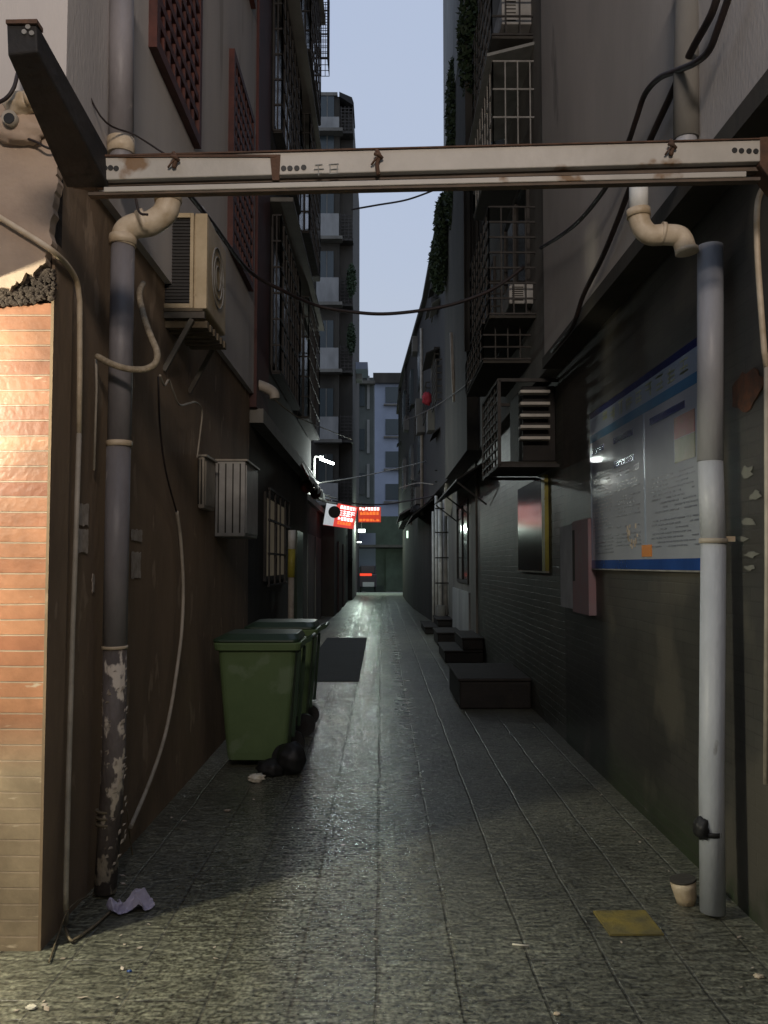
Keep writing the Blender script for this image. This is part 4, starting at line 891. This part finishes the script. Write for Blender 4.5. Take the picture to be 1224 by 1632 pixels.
t2 = thing('strip_lamp', 'second small strip lamp, yellowish, nearer the red signs', 'lamp', P(498, 768, 16.8))
MB().tube([P(488,761,16.6), P(506,770,17.2)], .032, 8).build('tube', mat('lit_warm_tube', (1,1,1), None, emit=(1,.97,.72), es=1.0), t2)

# hanging clutter of cables lit by lamp
g = MB()
for i in range(9):
    a = P(492+random.uniform(-6,10), 778+random.uniform(-8,10), 17+random.uniform(0,1)); e = P(528+random.uniform(-8,10), 800+random.uniform(-12,6), 20)
    m_ = (a+e)/2+Vector((random.uniform(-.05,.05), 0, -random.uniform(.02,.15)))
    g.tube(spline([a, m_, e], 6), random.uniform(.012,.03), 6)
tag(g.build('cable_bundle', M['metal_white']), 'tangled pale cables caught in lamp light left of the red signs', 'cable bundle')

# ---------------- lit signs
def sign(name, label, quad, Y, dep, base, rows, par_face=None):
    t = thing(name, label, 'sign', P(*quad[3], Y), 'lit signs over the alley')
    pts = [P(x, y, Y) for x, y in quad]      # tl tr br bl
    MB().prism(pts, (0, dep, 0)).build('cabinet', M[base], t)
    def uv(u, v, off=-.012): 
        a = pts[0].lerp(pts[1], u); d = pts[3].lerp(pts[2], u); return a.lerp(d, v)+Vector((0, off, 0))
    for (v0, v1, m_, u0, u1, chars) in rows:
        g = MB()
        if chars:
            for k in range(chars):
                ua = u0+(u1-u0)*(k+.08)/chars; ub = u0+(u1-u0)*(k+.92)/chars; vm = (v0+v1)/2; um = (ua+ub)/2; th = (v1-v0)*.2
                for (a0, a1, b0_, b1) in ((ua, ub, v0, v0+th), (ua, ub, vm-th/2, vm+th/2), (ua, ub, v1-th, v1), (ua, ua+(ub-ua)*.22, v0, v1), (um-(ub-ua)*.1, um+(ub-ua)*.1, v0, v1)):
                    if random.random() < .85: g.prism([uv(a0, b0_), uv(a1, b0_), uv(a1, b1), uv(a0, b1)], (0, .006, 0))
        else: g.prism([uv(u0, v0), uv(u1, v0), uv(u1, v1), uv(u0, v1)], (0, .006, 0))
        g.build('lettering' if chars else 'panel', M[m_], t)
    return t
t = sign('lit_sign', 'tilted red lit sign with rows of white characters and a white left end', [(521,799),(570,808),(563,843),(515,836)], 23.7, .12, 'sign_red',
     [(.06,.20,'sign_white',.46,.97,5), (.27,.50,'sign_white',.42,.97,4), (.56,.70,'sign_white',.44,.95,5), (.75,.88,'sign_orange',.45,.9,5), (.0,1.0,'sign_cabinet',.0,.33,0)])
a = P(533, 816, 23.65); disc(a, .17, .02, 20).build('fan_disc', M['concrete_dark'], t)
sign('lit_sign', 'small orange-red lit sign with a white top line, right of the tilted one', [(571,808),(607,808),(607,832),(571,832)], 27, .12, 'sign_dim',
     [(.04,.22,'sign_white',.05,.95,7), (.32,.52,'sign_orange',.08,.92,6), (.62,.74,'sign_dim',.05,.95,5), (.80,.94,'sign_orange',.05,.95,6)])
# lamps in the distance
t = thing('street_lantern', 'green-white lantern on the right far down the alley', 'lamp', P(653, 858, 34))
MB().box(P(647,0,34).x, P(661,0,34).x, 34, 34.3, P(0,857,34).z, P(0,846,34).z).build('glass', M['lamp_green'], t)
MB().box(P(653,0,34).x, P(664,0,34).x, 34.3, 34.6, P(0,839,34).z, P(0,828,34).z).build('upper_glass', M['lamp_dim'], t)
MB().bar(P(668,838,34.6), P(655,838,34.2), .05).build('bracket', M['grille_steel'], t)
t = thing('shop_lamp', 'small white lamp glowing below the orange-red sign', 'lamp', P(576, 846, 43))
MB().tube([P(571,846,43), P(582,846,43)], .09, 10).build('bulb', M['lamp_small'], t)
MB().bar(P(576,800,43), P(576,843,43), .04).build('stem', M['grille_steel'], t)
tag(MB().bar(P(568,864,44), P(576,864,44), .06).build('shop_lamp', M['lamp_small']), 'tiny lamp strip on the far shopfront under the white lamp', 'lamp')
# vehicle at the end
t = thing('parked_tricycle', 'small dark vehicle with a red tail light at the end of the alley', 'vehicle', P(585, 944, 45))
a, d = P(572, 944, 45), P(600, 915, 45)
MB().box(a.x, d.x, 45.05, 46.6, .35, 1.05).build('body', M['vehicle'], t, bevel=.04)
MB().box(a.x+.05, d.x-.05, 45.6, 46.5, 1.05, 1.5).build('cab', M['vehicle'], t, bevel=.05)
MB().box(a.x+.05, d.x-.25, 45.0, 45.06, .95, 1.08).build('tail_light', M['tail'], t)
MB().box(a.x+.2, d.x-.12, 44.98, 45.05, .38, .62).build('bumper', M['plate_white'], t)
for x in (a.x+.08, d.x-.08): MB().tube([(x-.05, 45.4, .24), (x+.05, 45.4, .24)], .24, 16).build('wheel', M['black'], t)

# ================================================================ RIGHT WALL DETAILS
# notice board
XBd = XR-.03
yn, yf = PX(1130, 800, XBd).y, PX(942, 800, XBd).y
zt_, zb_ = PX(1113, 536, XBd).z, PX(1113, 909, XBd).z
t = thing('notice_board', 'large blue and white public notice board on the right wall', 'notice board', (XR, yn, zb_))
MB().box(XBd, XR-.002, yn, yf, zb_, zt_).build('panel', M['board_white'], t)
H = zt_-zb_; Wd = yf-yn
def bd(u0, u1, v0, v1, name, m, lift=1):   # u: 0 far (left in view) .. 1 near ; v: 0 bottom .. 1 top
    return MB().box(XBd-.0015*lift, XBd-.0005*lift, yf-Wd*u1, yf-Wd*u0, zb_+H*v0, zb_+H*v1).build(name, M[m], t)
bd(0, 1, .962, 1, 'blue_band', 'board_navy'); bd(0, 1, .0, .052, 'blue_band', 'board_blue')
bd(0, 1, .855, .962, 'header_ground', 'board_column'); bd(0, 1, .805, .855, 'blue_band', 'board_sky')
bd(.0, .018, .052, .80, 'side_strip', 'board_column'); bd(.562, .575, .052, .805, 'side_strip', 'board_column'); bd(.96, 1, .052, .805, 'side_strip', 'board_sky')
g = MB()
for k in range(9):     # large heading characters made of strokes
    u = .16+k*.085; y_ = yf-Wd*u; s = .055*Wd; z_ = zb_+H*.875; hh = H*.07
    for _ in range(5):
        r_ = random.random()
        if r_ < .55: zz = z_+hh*random.random(); g.box(XBd-.0032, XBd-.002, y_-s, y_-s*.1, zz, zz+.009)
        else: yy = y_-s*random.random(); g.box(XBd-.0032, XBd-.002, yy-.006, yy, z_, z_+hh)
g.build('heading', M['board_gold'], t)
def pill(u, v, wu, name='blue_label', m='board_navy'):
    bd(u, u+wu, v, v+.034, name, m, 2)
pill(.62, .725, .25); pill(.28, .725, .19); pill(.03, .725, .14); pill(.28, .585, .2)
bd(.80, .93, .60, .70, 'red_picture', 'red_print', 2); bd(.80, .93, .49, .598, 'olive_picture', 'green_print', 2)
bd(.54, .62, .065, .125, 'orange_mark', 'orange_mark', 3)
g = MB()
for (ua, ub) in ((.03, .26), (.28, .53), (.61, .94)):
    v = .55 if ua > .2 else .62
    while v > .09:
        if random.random() < .86 and not (ua > .5 and v > .46):
            u = ua+random.uniform(0, .03)
            while u < ub-.02:
                l = random.uniform(.012, .05)
                if random.random() < .8: g.box(XBd-.0026, XBd-.0014, yf-Wd*min(u+l, ub), yf-Wd*u, zb_+H*v, zb_+H*v+.0075)
                u += l+.008
        v -= .021
g.build('small_text', M['board_text'], t)
g = MB()   # sketchy grey drawing near the bottom
for i in range(16):
    u, v = random.uniform(.40, .50), random.uniform(.10, .24); g.box(XBd-.0030, XBd-.0018, yf-Wd*(u+.012), yf-Wd*u, zb_+H*v, zb_+H*(v+random.uniform(.01,.035)))
g.build('drawing', M['paper_dull'], t)
MB().box(XBd-.004, XBd, yn, yf, zb_-.010, zb_-.001).build('bottom_trim', M['grille_pale'], t)

# framed poster behind glass
X_ = XR-.025; a, d = PX(826, 912, X_), PX(866, 912, X_)
ztop = PX(868, 757, X_).z; zbot = PX(866, 910, X_).z
t = thing('framed_poster', 'dark glazed poster with a yellow upright frame, reflecting the red sign', 'poster', (XR, d.y, zbot))
MB().box(X_, XR, d.y, a.y, zbot, ztop).build('glazing', M['poster_glass'], t)
MB().box(X_-.012, XR, d.y-.16, d.y-.002, zbot, ztop).build('yellow_upright', M['yellow_frame'], t)
MB().box(X_-.008, XR, d.y-.16, a.y, zbot-.018, zbot-.002).build('bottom_rail', M['pvc_dim'], t)
# pink/white notice on a box facing
X_ = XR-.05; a, d = PX(894, 980, X_), PX(940, 980, X_); zt2 = PX(940, 830, X_).z; zb2 = PX(940, 981, X_).z
t = thing('paper_notice', 'pink and white paper notice hanging left of the notice board', 'notice', (XR, d.y, zb2))
ym = a.y+(d.y-a.y)*.48
MB().box(X_, XR, ym+.002, a.y, zb2+.02, zt2).build('white_sheet', M['paper_white'], t)
MB().box(X_-.006, XR, d.y, ym, zb2, zt2+.02).build('pink_sheet', M['paper_pink'], t)
MB().box(X_-.008, X_-.0005, ym-.09, ym-.015, zb2+.25, zt2-.05).build('dark_strip', M['concrete_dark'], t)
# orange poster & scraps near right edge
X_ = XR-.004
c = PX(1190, 622, X_); pts = [(X_, c.y+.16*math.cos(a_*math.pi/12)*random.uniform(.85,1.1), c.z+.085*math.sin(a_*math.pi/12)*random.uniform(.8,1.15)) for a_ in range(24)]
tag(MB().prism(pts, (-.003,0,0)).build('faded_poster', M['poster_orange']), 'faded orange oval poster right of the right drain pipe', 'poster')
sc_l = ['pale paper scrap highest on the tiles right of the pipe', 'second pale paper scrap from the top, right of the pipe', 'middle paper scrap, right of the pipe', 'fourth paper scrap, level with the pipe clamp', 'paper scrap just above the lowest one, right of the pipe', 'lowest pale paper scrap on the tiles right of the pipe']
for k, (px, py, w_, h_) in enumerate(((1192, 752, 26, 30), (1204, 790, 22, 26), (1194, 832, 30, 20), (1184, 858, 28, 12), (1200, 884, 28, 12), (1196, 905, 20, 12))):
    a, d = PX(px-w_/2, py+h_/2, X_), PX(px+w_/2, py-h_/2, X_)
    n = 11; cy_, cz_ = (a.y+d.y)/2, (a.z+d.z)/2; ry, rz = abs(a.y-d.y)/2, abs(a.z-d.z)/2
    pts = [(X_, cy_+ry*math.cos(q_*2*math.pi/n)*random.uniform(.35,1.1), cz_+rz*math.sin(q_*2*math.pi/n)*random.uniform(.35,1.1)) for q_ in range(n)]
    tag(MB().prism(pts, (-.003,0,0)).build('paper_scrap', M['paper_smear']), sc_l[k], 'paper scrap', 'paper scraps on the right tiles')

# white pipe bundle far right
t = thing('pipe_bundle', 'bundle of white pipes standing against the far right wall', 'pipes', PG(702, 1000))
for (x, yt, yb2, r, Y) in ((695, 790, 985, .035, 20.4), (701, 800, 990, .05, 20.3), (709, 745, 985, .055, 20.5), (717, 790, 990, .06, 20.2), (690, 815, 985, .03, 20.45), (723, 830, 990, .04, 20.0)):
    tp = P(x, yt, Y); MB().tube([tp, (tp.x, Y, .05)], r, 12).build('pipe', M['metal_white'], t)
g = MB()
for py in (752, 770, 812, 850, 890, 930):
    z = P(700, py, 20.3).z; g.box(P(690,0,20.3).x, P(724,0,20.3).x, 20.12, 20.15, z, z+.03)
g.build('clamps', M['stone_step'], t)
MB().tube([P(703,965,20.1), (P(703,965,20.1).x, 20.1, .05)], .12, 14).build('foot_bucket', M['concrete_grey'], t)
t = thing('white_post', 'whitewashed post head above the bundle of white pipes', 'post', P(722, 790, 19.0))
a, d = P(708, 812, 19), P(740, 738, 19)
MB().prism([P(708,738,19), P(740,738,19), P(738,752,19), (P(722,800,19)), P(718,822,19), P(710,822,19)], (0,.25,0)).build('post_head', M['slat_white'], t)
# pale wedge standing in for the lamplit foot of the upper wall
tag(MB().prism([P(712,655,18), P(724,652,18), P(736,690,18), P(714,728,18)], (0,.15,0)).build('wall_bracket', M['concrete_pale']), 'pale wedge standing for a lamplit patch of the upper wall above the pipe bundle', 'bracket')
tag(MB().tube([P(719,530,15), P(722,600,15), P(724,640,15)], .03, 8).build('drain_pipe', M['pvc_dim']), 'thin pale pipe on the dark flats above the pale lit wedge', 'drain pipe')
tag(blob(P(681, 635, 22), .13, .08, .17, M['red_cloth'], 'red_cloth', None, 31, 3, .15), 'small red cloth hanging from the right flats far away', 'cloth')
# dark awning on right mid
t = thing('awning', 'black sloping awning above the dark window past the slatted cage', 'awning', P(745, 740, 15))
MB().prism([(XR, 12.6, 3.15), (1.12, 12.6, 2.83), (1.12, 12.6, 2.80), (XR, 12.6, 3.12)], (0, 5.2, 0)).build('canopy', M['stone_step'], t)
g = MB()
for y in (12.7, 15.2, 17.7): g.bar((1.14, y, 2.79), (XR-.04, y, 2.45), .025)
g.build('struts', M['grille_steel'], t)

# stone doorsteps
def steps(label, x0, x1, y0, y1, h, n, m1='stone_step'):
    t = thing('doorstep', label, 'doorstep', (x0, y0, 0), 'stone doorsteps on the right')
    for k in range(n):
        xa = x0+k*.28; z0 = h*k/n; z1 = h*(k+1)/n-.035
        MB().box(xa+.02, x1, y0+.02+k*.01, y1-.02-k*.01, z0+.001, z1).build('riser', M[m1], t, bevel=.02)
        MB().box(xa, x1, y0+k*.01, y1-k*.01, z1+.001, h*(k+1)/n).build('slab', M['stone_top'], t, bevel=.016)
    return t
steps('nearest and biggest dark stone doorstep on the right', .82, XR-.01, 9.15, 10.6, .33, 1)
steps('middle low stone doorstep on the right, two slabs high', .98, XR-.01, 13.4, 14.9, .40, 2)
steps('farthest stone doorstep on the right, below the pipe bundle', .95, XR-.02, 18.9, 20.9, .34, 2)
steps('small low stone doorstep between the middle and farthest ones', 1.05, XR-.08, 16.2, 17.5, .26, 1)

# ================================================================ GROUND OBJECTS
pts = [PG(945,1454,.003), PG(1028,1453,.003), PG(1058,1491,.003), PG(972,1492,.003)]
tag(MB().prism(pts, (0,0,.008)).build('yellow_plate', M['yellow_plate']), 'worn yellow plate let into the paving near the right pipe', 'plate')
def litter(name, label, px, py, r, m, sq=.35, seed=1, sub=3):
    c = PG(px, py); return tag(blob((c.x, c.y, r*sq), r, r*.8, r*sq, m, name, None, seed, sub, .25), label, 'litter')
litter('paper_litter', 'crumpled white paper on the ground in front of the nearer bin', 408, 1246, .055, M['litter'], .5, 41)
litter('paper_litter', 'round white scrap on the paving, bottom left corner', 50, 1608, .018, M['litter'], .35, 42)
c = PG(831, 1509); tag(MB().tube([c+Vector((-.035,.01,.006)), c+Vector((.03,-.006,.006))], .004, 6).build('straw', M['litter']), 'pale yellow straw lying on the paving', 'litter')
litter('paper_litter', 'small tan scrap on the paving near the bottom right corner', 1210, 1558, .018, M['pvc'], .3, 43)
litter('paper_litter', 'tiny blue wrapper on the paving left of the middle', 206, 1549, .009, M['board_blue'], .4, 44)
litter('paper_litter', 'small pale scrap on the paving straight ahead, bottom right half', 888, 1617, .012, M['pvc'], .3, 45)
litter('paper_litter', 'faint pale scrap in the shadow before the bins', 362, 1293, .02, M['paper_dull'], .3, 46)
# lilac plastic bag
t = bmesh.new(); bmesh.ops.create_grid(t, x_segments=26, y_segments=16, size=.5)
rnd = random.Random(5); c = PG(208, 1452); mb = MB(); vs = []
for v in t.verts:
    x, y = v.co.x*.165, v.co.y*.10
    h = .035+.028*math.sin(x*55+y*30)+.022*math.sin(y*80-x*34+1)+.012*math.sin(x*140+2)*math.sin(y*120)+rnd.uniform(0,.008)
    e = max(abs(v.co.x), abs(v.co.y))*2; h *= 1-.65*e**3
    vs.append(Vector((c.x+x+rnd.uniform(-.003,.003)+.02*math.sin(y*60), c.y+y+.02*math.sin(x*40), max(.004, h+.01))))
mb.add(vs, [[v.index for v in f.verts] for f in t.faces], False); t.free()
o = tag(mb.build('plastic_bag', M['bag']), 'crumpled lilac plastic bag at the foot of the left drain pipe', 'bag')

g = MB(); rr = random.Random(77)
for i in range(170):
    y = 2.6+rr.random()**1.6*8; x = rr.choice((-1.3+abs(rr.gauss(0,.18)), rr.uniform(-1.3,1.5), 1.52-abs(rr.gauss(0,.15)))); s_ = rr.uniform(.003,.011); a = rr.uniform(0,6.3)
    u = Vector((math.cos(a), math.sin(a), 0))*s_*rr.uniform(.8,2.2); v = Vector((-math.sin(a), math.cos(a), 0))*s_; c = Vector((x, y, .004))
    g.add([c-u, c+v*.8, c+u+Vector((0,0,s_*.5)), c-v+Vector((0,0,s_*.3))], [(0,1,2,3)])
o = g.build('grit', M['paper_dull']); o['kind'] = 'stuff'; tag(o, 'scattered pale grit and tiny scraps over the wet paving', 'grit')
